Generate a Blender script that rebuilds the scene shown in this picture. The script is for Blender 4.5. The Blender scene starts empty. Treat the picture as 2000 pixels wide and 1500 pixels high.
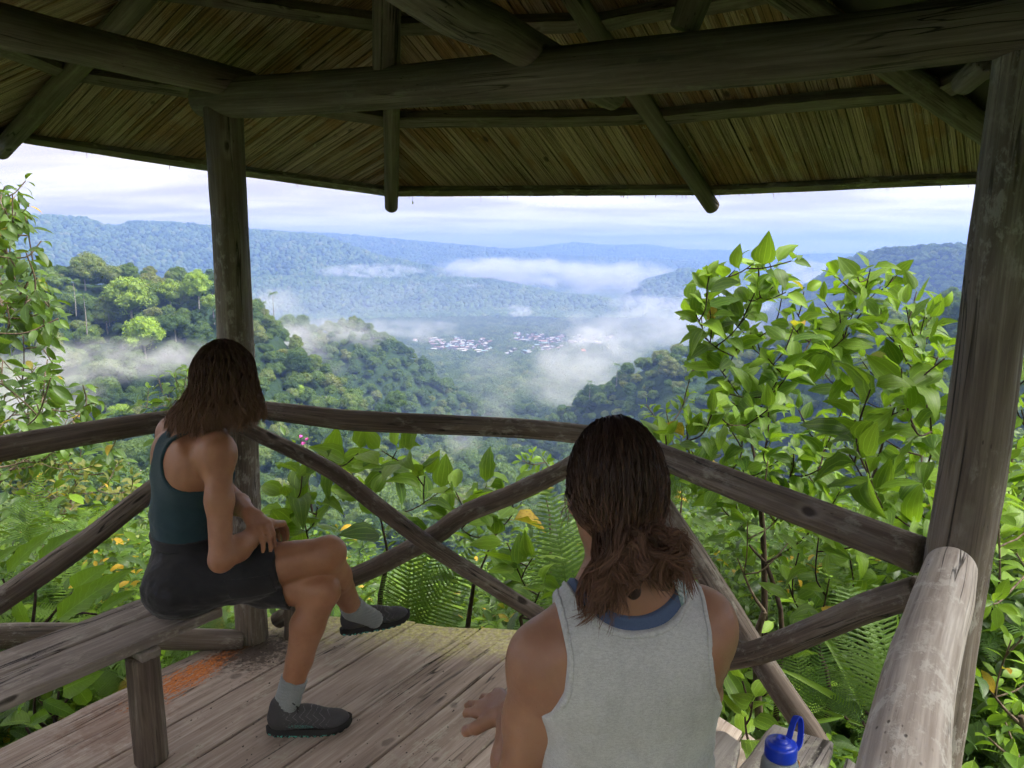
import bpy, bmesh, math, random
import numpy as np
from mathutils import Vector, Matrix, Quaternion

random.seed(7)
RNG = np.random.default_rng(7)
scene = bpy.context.scene
COL = scene.collection
R = math.radians

# ------------------------------------------------------------------ camera
CAM_H, PITCH, FPX = 1.55, R(9.9), 1470.0          # eye height above the deck, downward pitch, focal length in px of a 2000 px wide frame
cam_data = bpy.data.cameras.new("camera")
cam_data.sensor_fit = 'HORIZONTAL'
cam_data.sensor_width = 36.0
cam_data.lens = 36.0 * FPX / 2000.0
cam_data.clip_start, cam_data.clip_end = 0.05, 60000.0
cam = bpy.data.objects.new("camera", cam_data)
COL.objects.link(cam)
cam.location = (0, 0, CAM_H)
cam.rotation_euler = (R(90) - PITCH, 0, 0)
scene.camera = cam

# ------------------------------------------------------------------ sun, sky, exposure
SUN_EL, SUN_AZ = R(52), R(98)                     # azimuth measured from +Y (straight ahead) towards +X
sun_data = bpy.data.lights.new("sun", 'SUN')
sun_data.energy = 1.5
sun_data.angle = R(30)
sun_data.color = (1.0, 0.955, 0.88)
sun = bpy.data.objects.new("sun", sun_data)
COL.objects.link(sun)
sd = Vector((math.sin(SUN_AZ) * math.cos(SUN_EL), math.cos(SUN_AZ) * math.cos(SUN_EL), math.sin(SUN_EL)))
sun.rotation_euler = sd.to_track_quat('Z', 'Y').to_euler()
sun.location = sd * 50

scene.view_settings.view_transform = 'Standard'
scene.view_settings.look = 'None'
scene.view_settings.gamma = 1.0
scene.view_settings.use_curve_mapping = False
scene.view_settings.exposure = 2.72
scene.render.engine = 'CYCLES'
scene.cycles.use_denoising = True
scene.cycles.max_bounces = 6
scene.cycles.diffuse_bounces = 3
scene.cycles.glossy_bounces = 2
scene.cycles.transmission_bounces = 4
scene.cycles.transparent_max_bounces = 8
scene.cycles.volume_bounces = 1
scene.cycles.use_adaptive_sampling = True
scene.cycles.adaptive_threshold = .03
scene.cycles.adaptive_min_samples = 12
scene.cycles.sample_clamp_indirect = 6.0


class NT:
    """tiny helper round a node tree"""
    def __init__(self, tree):
        self.t = tree; self.n = tree.nodes; self.l = tree.links
    def add(self, kind, **kw):
        nd = self.n.new(kind)
        for k, v in kw.items(): setattr(nd, k, v)
        return nd
    def put(self, sock, v):
        if isinstance(v, bpy.types.NodeSocket): self.l.new(v, sock)
        elif v is not None:
            if sock.type == 'RGBA' and len(v) == 3: v = (*v, 1)
            sock.default_value = v
    def math(self, op, a, b=None, c=None, clamp=False):
        nd = self.add('ShaderNodeMath', operation=op); nd.use_clamp = clamp
        self.put(nd.inputs[0], a)
        if b is not None: self.put(nd.inputs[1], b)
        if c is not None: self.put(nd.inputs[2], c)
        return nd.outputs[0]
    def vmath(self, op, a, b=None):
        nd = self.add('ShaderNodeVectorMath', operation=op)
        self.put(nd.inputs[0], a)
        if b is not None: self.put(nd.inputs[3] if op == 'SCALE' else nd.inputs[1], b)
        return nd.outputs['Value'] if op in ('LENGTH', 'DOT_PRODUCT') else nd.outputs[0]
    def noise(self, vec, scale=5., detail=3., rough=.55, dist=0., out=0):
        nd = self.add('ShaderNodeTexNoise'); nd.noise_dimensions = '3D'
        if vec is not None: self.put(nd.inputs['Vector'], vec)
        nd.inputs['Scale'].default_value = scale; nd.inputs['Detail'].default_value = detail
        nd.inputs['Roughness'].default_value = rough; nd.inputs['Distortion'].default_value = dist
        return nd.outputs[out]
    def voro(self, vec, scale=5., feature='F1', out=0, rnd=1.):
        nd = self.add('ShaderNodeTexVoronoi', feature=feature)
        self.put(nd.inputs['Vector'], vec); nd.inputs['Scale'].default_value = scale
        nd.inputs['Randomness'].default_value = rnd
        return nd.outputs[out]
    def ramp(self, fac, stops, interp='LINEAR'):
        nd = self.add('ShaderNodeValToRGB'); cr = nd.color_ramp; cr.interpolation = interp
        while len(cr.elements) < len(stops): cr.elements.new(.5)
        for e, (p, c) in zip(cr.elements, stops):
            e.position = p
            e.color = (c, c, c, 1) if isinstance(c, (int, float)) else (*c, 1)
        self.put(nd.inputs[0], fac)
        return nd.outputs[0]
    def mix(self, fac, a, b, blend='MIX'):
        nd = self.add('ShaderNodeMix', data_type='RGBA', blend_type=blend)
        self.put(nd.inputs[0], fac); self.put(nd.inputs[6], a); self.put(nd.inputs[7], b)
        return nd.outputs[2]
    def remap(self, v, a, b, c=0., d=1., smooth=True):
        nd = self.add('ShaderNodeMapRange'); nd.interpolation_type = 'SMOOTHSTEP' if smooth else 'LINEAR'
        self.put(nd.inputs[0], v)
        for i, x in zip((1, 2, 3, 4), (a, b, c, d)): self.put(nd.inputs[i], x)
        return nd.outputs[0]
    def attr(self, name, kind='GEOMETRY'):
        nd = self.add('ShaderNodeAttribute', attribute_name=name, attribute_type=kind); return nd
    def sep(self, v):
        nd = self.add('ShaderNodeSeparateXYZ'); self.put(nd.inputs[0], v); return nd.outputs
    def comb(self, x, y, z):
        nd = self.add('ShaderNodeCombineXYZ')
        for i, v in enumerate((x, y, z)): self.put(nd.inputs[i], v)
        return nd.outputs[0]
    def scale(self, v, s):
        nd = self.add('ShaderNodeVectorMath', operation='MULTIPLY'); self.put(nd.inputs[0], v); nd.inputs[1].default_value = s
        return nd.outputs[0]
    def bump(self, h, strength=.3, dist=.01, normal=None):
        nd = self.add('ShaderNodeBump'); nd.inputs['Strength'].default_value = strength; nd.inputs['Distance'].default_value = dist
        self.put(nd.inputs['Height'], h)
        if normal is not None: self.put(nd.inputs['Normal'], normal)
        return nd.outputs[0]


# ------------------------------------------------------------------ world: pale broken stratus over a Nishita sky
world = bpy.data.worlds.new("World"); scene.world = world; world.use_nodes = True
W = NT(world.node_tree); W.n.clear()
sky = W.add('ShaderNodeTexSky', sky_type='NISHITA')
sky.sun_disc = False; sky.sun_elevation = SUN_EL; sky.sun_rotation = SUN_AZ
tc = W.add('ShaderNodeTexCoord')
dx, dy, dz = W.sep(tc.outputs['Generated'])
den = W.math('ADD', W.math('MAXIMUM', dz, 0.), .07)
pl = W.comb(W.math('DIVIDE', dx, den), W.math('DIVIDE', dy, den), 0.)
n1 = W.noise(W.scale(pl, (.55, 1.0, 1.)), 1.1, 6., .55, .4)
n2 = W.noise(W.vmath('ADD', W.scale(pl, (.5, 1.2, 1.)), (7.3, 2.1, 4.)), .45, 4., .5)
cl = W.remap(W.math('ADD', W.math('MULTIPLY', n1, .55), W.math('MULTIPLY', n2, .45)), .38, .60)
cloud = W.mix(cl, (1.58, 1.44, 1.43), (2.55, 2.34, 2.18))
cover = W.remap(W.noise(pl, .7, 5., .6), .25, .45, .94, 1.)
bgc = W.mix(cover, sky.outputs[0], cloud)
bg = W.add('ShaderNodeBackground'); bg.inputs['Strength'].default_value = .1
W.l.new(bgc, bg.inputs['Color'])
wo = W.add('ShaderNodeOutputWorld'); W.l.new(bg.outputs[0], wo.inputs['Surface'])


# ------------------------------------------------------------------ helpers: measuring, objects, meshes
def ray(u, v):
    a, b = (u - 1000) / FPX, (v - 750) / FPX
    return Vector((a, math.cos(PITCH) - b * math.sin(PITCH), -(b * math.cos(PITCH) + math.sin(PITCH))))
def at_y(u, v, y):
    r = ray(u, v); return Vector((0, 0, CAM_H)) + r * (y / r.y)
def at_z(u, v, z):
    r = ray(u, v); return Vector((0, 0, CAM_H)) + r * ((z - CAM_H) / r.z)

WLOC = {}
def empty(name, loc=(0, 0, 0), parent=None):
    o = bpy.data.objects.new(name, None); COL.objects.link(o)
    o.empty_display_size = .1
    if parent is not None:
        o.parent = parent; o.location = Vector(loc) - WLOC[parent.name]
    else: o.location = loc
    WLOC[o.name] = Vector(loc)
    return o
def tag(o, label=None, cat=None, group=None, kind=None):
    for k, v in (('label', label), ('category', cat), ('group', group), ('kind', kind)):
        if v is not None: o[k] = v
    return o
def link(name, mesh, mat=None, parent=None, world=True):
    """links a mesh; world=True: the mesh is in world coordinates even though it hangs under a parent"""
    o = bpy.data.objects.new(name, mesh); COL.objects.link(o)
    if mat is not None and not mesh.materials: mesh.materials.append(mat)
    if parent is not None:
        o.parent = parent
        if world: o.location = -WLOC[parent.name]
    WLOC[o.name] = Vector((0, 0, 0))
    return o
def mesh_np(name, V, F, smooth=True, attrs=None, mat=None, FM=None, mats=None):
    """mesh from arrays; F an (n,3) or (n,4) array or a list of both"""
    Fs = F if isinstance(F, list) else [F]
    Fs = [np.asarray(f, dtype=np.int32) for f in Fs if len(f)]
    V = np.asarray(V, dtype=np.float32)
    me = bpy.data.meshes.new(name)
    me.vertices.add(len(V)); me.vertices.foreach_set('co', V.ravel())
    tot = np.concatenate([np.full(len(f), f.shape[1], np.int32) for f in Fs])
    idx = np.concatenate([f.ravel() for f in Fs])
    me.loops.add(len(idx)); me.loops.foreach_set('vertex_index', idx)
    me.polygons.add(len(tot))
    st = np.zeros(len(tot), np.int32); st[1:] = np.cumsum(tot)[:-1]
    me.polygons.foreach_set('loop_start', st); me.polygons.foreach_set('loop_total', tot)
    me.polygons.foreach_set('use_smooth', np.full(len(tot), bool(smooth)))
    if FM is not None: me.polygons.foreach_set('material_index', np.asarray(FM, np.int32))
    for k, (typ, data) in (attrs or {}).items():
        a = me.attributes.new(k, typ, 'POINT')
        data = np.asarray(data, np.float32)
        a.data.foreach_set('vector' if typ == 'FLOAT_VECTOR' else 'color' if typ == 'FLOAT_COLOR' else 'value', data.ravel())
    for m in (mats or ([mat] if mat else [])): me.materials.append(m)
    me.update(calc_edges=True); me.validate()
    return me

def vnoise(P, seed=0):
    """cheap value noise, P (n,3) -> (n,) in -1..1"""
    P = np.asarray(P, float); i = np.floor(P).astype(np.int64); f = P - i; f = f * f * (3 - 2 * f)
    def h(a, b, c):
        n = (a * 374761393 + b * 668265263 + c * 2147483647 + seed * 974634777) & 0xffffffff
        n = ((n ^ (n >> 13)) * 1274126177) & 0xffffffff
        return ((n ^ (n >> 16)) & 0xffff) / 32767.5 - 1
    o = 0
    for a in (0, 1):
        for b in (0, 1):
            for c in (0, 1):
                w = (f[:, 0] if a else 1 - f[:, 0]) * (f[:, 1] if b else 1 - f[:, 1]) * (f[:, 2] if c else 1 - f[:, 2])
                o = o + w * h(i[:, 0] + a, i[:, 1] + b, i[:, 2] + c)
    return o
def fbm(P, oct=4, seed=0):
    P = np.asarray(P, float); s = 0; a = 1.; t = 0
    for k in range(oct):
        s = s + a * vnoise(P * 2 ** k + 17.3 * k, seed + k); t += a; a *= .5
    return s / t

def resample(pts, n):
    """Catmull-Rom through pts, n samples by arc length"""
    P = np.array([tuple(p) for p in pts], float)
    if len(P) == 2:
        t = np.linspace(0, 1, n)[:, None]; return P[0] * (1 - t) + P[1] * t, np.linspace(0, 1, n)
    Q = np.vstack([2 * P[0] - P[1], P, 2 * P[-1] - P[-2]])
    out = []; par = []
    m = 24
    for i in range(1, len(Q) - 2):
        t = np.linspace(0, 1, m, endpoint=False)[:, None]
        p0, p1, p2, p3 = Q[i - 1:i + 3]
        out.append(.5 * (2 * p1 + (p2 - p0) * t + (2 * p0 - 5 * p1 + 4 * p2 - p3) * t ** 2 + (3 * p1 - p0 - 3 * p2 + p3) * t ** 3))
        par.append((i - 1 + t[:, 0]) / (len(P) - 1))
    out = np.vstack(out + [P[-1:]]); par = np.concatenate(par + [[1.]])
    s = np.concatenate([[0], np.cumsum(np.linalg.norm(np.diff(out, axis=0), axis=1))])
    q = np.linspace(0, s[-1], n)
    return np.stack([np.interp(q, s, out[:, k]) for k in range(3)], 1), np.interp(q, s, par)
def frames(C):
    T = np.gradient(C, axis=0); T /= np.linalg.norm(T, axis=1)[:, None] + 1e-12
    up = np.array([0, 0, 1.]) if abs(T[0][2]) < .9 else np.array([1., 0, 0])
    N = np.zeros_like(C); n = np.cross(T[0], up); n /= np.linalg.norm(n)
    for i in range(len(C)):
        n = n - T[i] * (n @ T[i]); n /= np.linalg.norm(n) + 1e-12; N[i] = n
    return T, N, np.cross(T, N)
def tube_arrays(pts, rad, sides=8, n=None, cap=True, noise=0., seed=0, nscale=6., lump=0.):
    """a tapered tube; returns V, F-list, wc (unrolled straight coordinates)"""
    L = sum((Vector(b) - Vector(a)).length for a, b in zip(pts, pts[1:]))
    n = n or max(3, int(L / .05) + 2)
    C, par = resample(pts, n)
    rad = [rad] * len(pts) if isinstance(rad, (int, float)) else list(rad)
    r = np.interp(par, np.linspace(0, 1, len(rad)), rad)
    s = np.concatenate([[0], np.cumsum(np.linalg.norm(np.diff(C, axis=0), axis=1))])
    if cap:                                           # rounded ends
        k = r[0] * .16
        T0 = (C[1] - C[0]) / np.linalg.norm(C[1] - C[0]); T1 = (C[-1] - C[-2]) / np.linalg.norm(C[-1] - C[-2])
        C = np.vstack([C[:1], C[:1] + T0 * k * .35, C[:1] + T0 * k, C[1:-1], C[-1:] - T1 * k, C[-1:] - T1 * k * .35, C[-1:]])
        r = np.concatenate([[r[0] * .80, r[0] * .94, r[0]], r[1:-1], [r[-1], r[-1] * .94, r[-1] * .80]])
        s = np.concatenate([[s[0], s[0] + k * .35, s[0] + k], s[1:-1], [s[-1] - k, s[-1] - k * .35, s[-1]]])
    n = len(C)
    T, N, B = frames(C)
    th = np.linspace(0, 2 * np.pi, sides, endpoint=False)
    c, sn = np.cos(th), np.sin(th)
    rr = r[:, None] * np.ones(sides)
    if noise:
        Q = np.stack([np.tile(c * 1.1, (n, 1)), np.tile(sn * 1.1, (n, 1)), np.tile(s[:, None] * nscale, (1, sides))], -1).reshape(-1, 3)
        rr = rr * (1 + noise * (fbm(Q, 3, seed).reshape(n, sides)))
        if lump: rr = rr * (1 + lump * vnoise(np.stack([s * nscale * .35, s * 0, s * 0], 1), seed + 5))[:, None]
    V = C[:, None] + rr[..., None] * (c[None, :, None] * N[:, None] + sn[None, :, None] * B[:, None])
    wc = np.stack([np.tile(c, (n, 1)) * r[:, None], np.tile(sn, (n, 1)) * r[:, None], np.tile(s[:, None], (1, sides))], -1)
    i = np.arange(n - 1)[:, None] * sides; j = np.arange(sides)[None]; jn = (j + 1) % sides
    F = np.stack([i + j, i + jn, i + sides + jn, i + sides + j], -1).reshape(-1, 4)
    V = V.reshape(-1, 3); wc = wc.reshape(-1, 3)
    Fs = [F]
    if cap:
        V = np.vstack([V, C[:1], C[-1:]]); wc = np.vstack([wc, [[0, 0, s[0]]], [[0, 0, s[-1]]]])
        a, b = n * sides, n * sides + 1; jj = np.arange(sides); k2 = (jj + 1) % sides
        Fs.append(np.concatenate([np.stack([k2, jj, np.full(sides, a)], 1), np.stack([jj + (n - 1) * sides, k2 + (n - 1) * sides, np.full(sides, b)], 1)]))
    return V, Fs, wc
def merge(parts):
    """[(V, Flist, wc)] -> one"""
    Vs, Q, Tt, Ws = [], [], [], []; off = 0
    for V, Fs, wc in parts:
        Vs.append(V); Ws.append(wc)
        for f in Fs:
            (Q if f.shape[1] == 4 else Tt).append(f + off)
        off += len(V)
    out = []
    if Q: out.append(np.concatenate(Q))
    if Tt: out.append(np.concatenate(Tt))
    return np.vstack(Vs), out, np.vstack(Ws)
_logn = [0]
def log(name, pts, rad, mat, parent=None, sides=24, noise=.07, nscale=5., lump=.05, n=None):
    _logn[0] += 1
    V, F, wc = tube_arrays(pts, rad, sides, n, True, noise, _logn[0] * 7, nscale, lump)
    me = mesh_np(name, V, F, True, {'wc': ('FLOAT_VECTOR', wc + _logn[0] * np.array([.37, .71, 1.3]))}, mat)
    return link(name, me, mat, parent)
def prism(name, outline, z0, z1, mat, parent=None, M=None, bevel=.004, wcrot=0.):
    """a flat board: 2-D outline extruded in z, edges chamfered; M places it; grain runs along local y"""
    bm = bmesh.new()
    vs = [bm.verts.new((x, y, z0)) for x, y in outline]
    f = bm.faces.new(vs)
    r = bmesh.ops.extrude_face_region(bm, geom=[f])
    for v in r['geom']:
        if isinstance(v, bmesh.types.BMVert): v.co.z = z1
    if bevel: bmesh.ops.bevel(bm, geom=list(bm.edges), offset=bevel, segments=1, affect='EDGES')
    bmesh.ops.recalc_face_normals(bm, faces=bm.faces)
    me = bpy.data.meshes.new(name); bm.to_mesh(me); bm.free()
    P = np.zeros(len(me.vertices) * 3, np.float32); me.vertices.foreach_get('co', P); P = P.reshape(-1, 3)
    _logn[0] += 1
    a = me.attributes.new('wc', 'FLOAT_VECTOR', 'POINT')
    wc = np.stack([P[:, 0], P[:, 2], P[:, 1]], 1) + _logn[0] * np.array([.37, .71, 1.3])
    a.data.foreach_set('vector', wc.astype(np.float32).ravel())
    if M is not None: me.transform(M)
    return link(name, me, mat, parent)

def ico(sub=2):
    bm = bmesh.new(); bmesh.ops.create_icosphere(bm, subdivisions=sub, radius=1)
    V = np.array([v.co[:] for v in bm.verts]); F = np.array([[v.index for v in f.verts] for f in bm.faces]); bm.free()
    return V, F
ICO1, ICO2, ICO3 = ico(1), ico(2), ico(3)

# ------------------------------------------------------------------ materials
def new_mat(name):
    m = bpy.data.materials.new(name); m.use_nodes = True
    t = NT(m.node_tree); t.n.clear()
    out = t.add('ShaderNodeOutputMaterial')
    return m, t, out
def principled(t, out, color, rough=.7, normal=None, spec=.5, **kw):
    b = t.add('ShaderNodeBsdfPrincipled')
    t.put(b.inputs['Base Color'], color); t.put(b.inputs['Roughness'], rough)
    b.inputs['Specular IOR Level'].default_value = spec
    if normal is not None: t.put(b.inputs['Normal'], normal)
    for k, v in kw.items(): t.put(b.inputs[k], v)
    t.l.new(b.outputs[0], out.inputs['Surface'])
    return b
def wood_mat(name, dark, mid, light, lichen=(.42, .42, .36), lich=.35, grain=1., rough=.8, moss=None, extra=None, knots=1.):
    m, t, out = new_mat(name)
    wc = t.attr('wc').outputs['Vector']
    g = t.noise(t.scale(wc, (38 * grain, 38 * grain, 1.6)), 1., 5., .65, .6)
    g2 = t.noise(t.scale(wc, (140 * grain, 140 * grain, 4.)), 1., 3., .6)
    big = t.noise(t.scale(wc, (7, 7, 2.2)), 1., 4., .6, .3)
    col = t.ramp(t.math('ADD', t.math('MULTIPLY', g, .6), t.math('MULTIPLY', big, .4)), [(.34, dark), (.5, mid), (.66, light)])
    col = t.mix(t.remap(g2, .42, .6, .35, 0.), col, dark)
    crack = t.noise(t.scale(wc, (26 * grain, 26 * grain, .9)), 1., 2., .5, 1.2)
    ck = t.remap(t.math('ABSOLUTE', t.math('SUBTRACT', crack, .5)), .002, .022, 1., 0.)
    ck = t.math('MULTIPLY', ck, t.remap(t.noise(t.scale(wc, (9, 9, 2.)), 1., 2.), .47, .6))
    col = t.mix(t.math('MULTIPLY', ck, .9), col, (.012, .010, .008))
    ln = t.noise(t.scale(wc, (34, 34, 17)), 1., 6., .75, .2)
    lf = t.math('MULTIPLY', t.remap(ln, .50, .66), t.remap(t.noise(t.scale(wc, (5, 5, 2.5)), 1., 2.), .4, .62, 0., lich * 2))
    lf = t.math('MINIMUM', lf, .6)
    col = t.mix(lf, col, lichen)
    # knots: dark eyes with a paler halo, and short insect-bored pits
    kv = t.vmath('ADD', t.scale(wc, (6.5, 6.5, 3.6)), t.vmath('SCALE', t.noise(wc, 14., 2., .5, 0., 1), .22))
    kd = t.voro(kv, 1.); kn = t.remap(kd, .05, .11, knots, 0.); halo = t.remap(kd, .10, .22, .4 * knots, 0.)
    col = t.mix(halo, col, light); col = t.mix(t.math('MULTIPLY', kn, .85), col, (.02, .014, .010))
    pits = t.math('MULTIPLY', t.remap(t.voro(t.scale(wc, (95, 95, 34)), 1.), .08, .22, .8, 0.), t.remap(t.noise(t.scale(wc, (9, 9, 5)), 1., 3.), .58, .66))
    col = t.mix(pits, col, (.03, .022, .017))
    if extra: col = extra(t, col)
    h = t.math('SUBTRACT', t.math('ADD', t.math('MULTIPLY', g, .6), t.math('MULTIPLY', g2, .3)), t.math('MULTIPLY', ck, 1.2))
    h = t.math('SUBTRACT', t.math('ADD', h, t.math('MULTIPLY', lf, .25)), t.math('MULTIPLY', t.math('ADD', kn, pits), .7))
    principled(t, out, col, rough, t.bump(h, .55, .006), .35)
    return m
M_RAIL = wood_mat('weathered_rail_wood', (.052, .038, .029), (.145, .115, .092), (.29, .255, .22), lich=.25)
M_POST = wood_mat('weathered_post_wood', (.085, .066, .052), (.19, .16, .13), (.33, .30, .255), lichen=(.44, .43, .38), lich=.55)
M_BEAM = wood_mat('roof_beam_wood', (.058, .048, .039), (.15, .127, .103), (.24, .21, .175), lichen=(.19, .2, .13), lich=.3)
M_PALE = wood_mat('pale_barkless_log', (.27, .22, .18), (.55, .49, .435), (.74, .70, .64), lichen=(.76, .74, .68), lich=.6)
# ------------------------------------------------------------------ terrain: one sheet from under the deck to the horizon
# each ridge: crest measured as (u, v, distance), front and back slope
def crest(pts):
    A, D, Z = [], [], []
    for u, v, d in pts:
        r = ray(u, v); az = math.atan2(r.x, r.y); hd = math.hypot(r.x, r.y)
        A.append(az); D.append(d); Z.append(CAM_H + r.z / hd * d)
    return np.array(A), np.array(D), np.array(Z)
TREE = 13.
RIDGES = {
 'far_a': (crest([(-900, 470, 6500), (500, 480, 6500), (760, 478, 6500), (1000, 487, 6500), (1060, 482, 6500), (1120, 474, 6500), (1190, 480, 6500), (1260, 478, 6500), (1330, 488, 6500), (1440, 490, 6500), (1560, 497, 6500), (1800, 495, 6500), (2600, 485, 6500)]), .35, .2, 15.),
 'far_b': (crest([(-900, 430, 4700), (300, 440, 4700), (640, 456, 4700), (700, 460, 4700), (800, 470, 4700), (900, 478, 4700), (1000, 488, 4650), (1100, 498, 4550), (1280, 506, 4450), (1420, 512, 4450), (1600, 520, 4450), (2000, 530, 4450), (2600, 530, 4450)]), .4, .3, 14.),
 'far_left': (crest([(-1200, 415, 3300), (-300, 405, 3300), (0, 420, 3300), (90, 418, 3300), (170, 424, 3300), (200, 436, 3300), (225, 441, 3300), (260, 430, 3300), (330, 432, 3300), (420, 440, 3300), (500, 448, 3300), (620, 457, 3250), (680, 476, 3200), (740, 498, 3150), (850, 520, 3100), (1000, 560, 3000), (1150, 620, 3400)]), .5, .35, 14.),
 'mid': (crest([(-300, 560, 2700), (200, 545, 2700), (480, 535, 2700), (640, 540, 2750), (760, 543, 2800), (860, 540, 2800), (960, 543, 2800), (1020, 556, 2750), (1090, 570, 2700), (1170, 578, 2650), (1230, 592, 2600), (1290, 612, 2500), (1340, 640, 2450), (1400, 690, 2400)]), .45, .3, 14.),
 'mid_right': (crest([(1180, 610, 2900), (1260, 545, 2900), (1340, 522, 2900), (1450, 535, 2900), (1540, 552, 2900), (1700, 560, 2800), (2300, 560, 2800)]), .5, .3, 14.),
 'right': (crest([(1380, 690, 2100), (1460, 625, 2000), (1540, 575, 1900), (1590, 543, 1850), (1630, 510, 1800), (1680, 489, 1750), (1730, 480, 1750), (1800, 474, 1700), (1880, 470, 1700), (2000, 458, 1700), (2300, 450, 1700), (3200, 450, 1700)]), .62, .4, 14.),
 'left_hill': (crest([(-1400, 430, 420), (-300, 480, 420), (60, 500, 420), (110, 498, 420), (180, 508, 425), (240, 505, 420), (290, 500, 415), (340, 505, 410), (400, 527, 405), (450, 548, 400), (500, 578, 395), (545, 615, 390), (590, 660, 385), (640, 700, 380), (720, 780, 360)]), .55, .6, 12.),
 'left_second': (crest([(300, 640, 640), (480, 632, 640), (560, 628, 640), (620, 620, 640), (690, 618, 640), (740, 632, 645), (790, 664, 650), (830, 700, 650), (880, 740, 650), (940, 782, 650), (1000, 815, 640), (1060, 850, 600)]), .5, .5, 12.),
 'right_hill': (crest([(960, 850, 560), (1040, 815, 530), (1100, 785, 510), (1150, 752, 500), (1200, 722, 490), (1250, 692, 480), (1300, 668, 475), (1360, 660, 480), (1420, 656, 490), (1520, 640, 480), (1650, 610, 470), (1850, 570, 450), (2200, 520, 440), (3200, 450, 440)]), .6, .5, 12.),
}
VAL_D = np.array([0, 2.2, 3.3, 4.2, 6, 10, 16, 40, 100, 200, 350, 600, 1050, 1700, 2600, 60000.])
VAL_Z = np.array([-1.1, -1.15, -1.35, -1.9, -3.1, -6.2, -10.5, -27, -58, -86, -116, -152, -174, -196, -200, -200.])
def height(x, y, trees=True):
    x = np.asarray(x, float); y = np.asarray(y, float)
    d = np.hypot(x, y); az = np.arctan2(x, y)
    front = np.clip((np.cos(az) + .25) / .55, 0, 1)
    z = np.interp(d, VAL_D, VAL_Z)
    # the left flank of our own hill stays higher
    lift = np.clip((-az - .18) / .5, 0, 1) * np.clip((d - 60) / 150, 0, 1) * 45
    z = z + lift * (d < 700)
    P = np.stack([x, y, np.zeros_like(x)], -1).reshape(-1, 3)
    big = (fbm(P / 260., 4, 3) * np.clip(d.ravel() / 900, 0, 1) * 26).reshape(d.shape)
    z = z + big * .35
    spur = fbm(np.stack([az.ravel() * 22, np.log(d.ravel() + 1) * 3.0, 0 * az.ravel()], 1), 3, 11).reshape(d.shape)
    for (A, D, Z), sf, sb, tr in RIDGES.values():
        dc = np.interp(az, A, D); zc = np.interp(az, A, Z) - tr
        out = np.clip((np.minimum(az - A[0], A[-1] - az)) / .04 + 1, 0, 1)
        dd = d - dc
        wid = dc * .035
        soft = np.sqrt(dd ** 2 + wid ** 2) - wid
        k = np.where(dd < 0, sf, sb) * (1 + .35 * spur)
        zr = zc - k * soft
        zr = np.where(out > 0, zr, -400.)
        z = np.maximum(z, zr) + 6. * np.log1p(np.exp(-np.abs(z - zr) / 6.)) * (d > 250)
    # unseen slope added behind the lookout, raised to block skylight from behind and left
    bk = np.clip((-np.cos(az + .45) + .05) / .5, 0, 1); bk = bk * bk * (3 - 2 * bk)
    block_rise = -1.1 + np.clip(d - 4., 0, 60) * .20
    z = np.where(front <= 0, np.maximum(z, -1.1 - .12 * d), z * front + (1 - front) * np.maximum(z, -1.1 - .12 * d))
    return z * (1 - bk) + np.maximum(z, block_rise) * bk

front_az = np.linspace(R(-52), R(52), 420)
rest_az = np.linspace(R(52), R(308), 80)[1:-1]
AZ = np.concatenate([front_az, rest_az])
DD = np.concatenate([[.4, 1.2, 2.0], np.geomspace(2.6, 7600, 300)])
gx = DD[:, None] * np.sin(AZ)[None]; gy = DD[:, None] * np.cos(AZ)[None]
gz = height(gx, gy)
na, nd = len(AZ), len(DD)
GV = np.stack([gx, gy, gz], -1).reshape(-1, 3)
ii = np.arange(nd - 1)[:, None] * na; jj = np.arange(na)[None]; jn = (jj + 1) % na
GF = np.stack([ii + jj, ii + na + jj, ii + na + jn, ii + jn], -1).reshape(-1, 4)
GV = np.vstack([GV, [[0, 0, -1.1]]])
GT = np.stack([np.arange(na), (np.arange(na) + 1) % na, np.full(na, nd * na)], 1)[:, [1, 0, 2]][:, ::-1]

m, t, out = new_mat('forest_floor')
pos = t.add('ShaderNodeNewGeometry').outputs['Position']
nA = t.noise(pos, .045, 6., .65); nB = t.noise(pos, .0025, 4., .6); nC = t.noise(pos, 1.7, 6., .7)
near = t.ramp(nC, [(.3, (.010, .009, .006)), (.5, (.028, .024, .014)), (.7, (.03, .045, .014))])
far = t.ramp(t.math('ADD', t.math('MULTIPLY', nA, .55), t.math('MULTIPLY', nB, .45)), [(.36, (.016, .034, .014)), (.5, (.03, .062, .02)), (.64, (.07, .11, .028))])
dist = t.vmath('LENGTH', pos)
col = t.mix(t.remap(dist, 12., 40.), near, far)
principled(t, out, col, .9, t.bump(t.noise(pos, .12, 5., .7), .8, 6.), .2)
M_GROUND = m
ground = link('ground', mesh_np('ground', GV, [GF, GT], True, None, M_GROUND))
tag(ground, 'steep green valley ground falling away below the deck', None, None, 'structure')
# ------------------------------------------------------------------ the pavilion: deck, posts, rails, beams, roof
pav = empty('lookout_pavilion', (0, 1.8, -.06))
tag(pav, 'rustic wooden lookout pavilion of round logs with bamboo ceiling and plank deck', 'pavilion')
roof = empty('roof', (-.16, 1.83, 1.8), pav)
deck = empty('deck', (0, 1.8, 0), pav)
rail = empty('railing', (0, 2.6, 0), pav)

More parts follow.
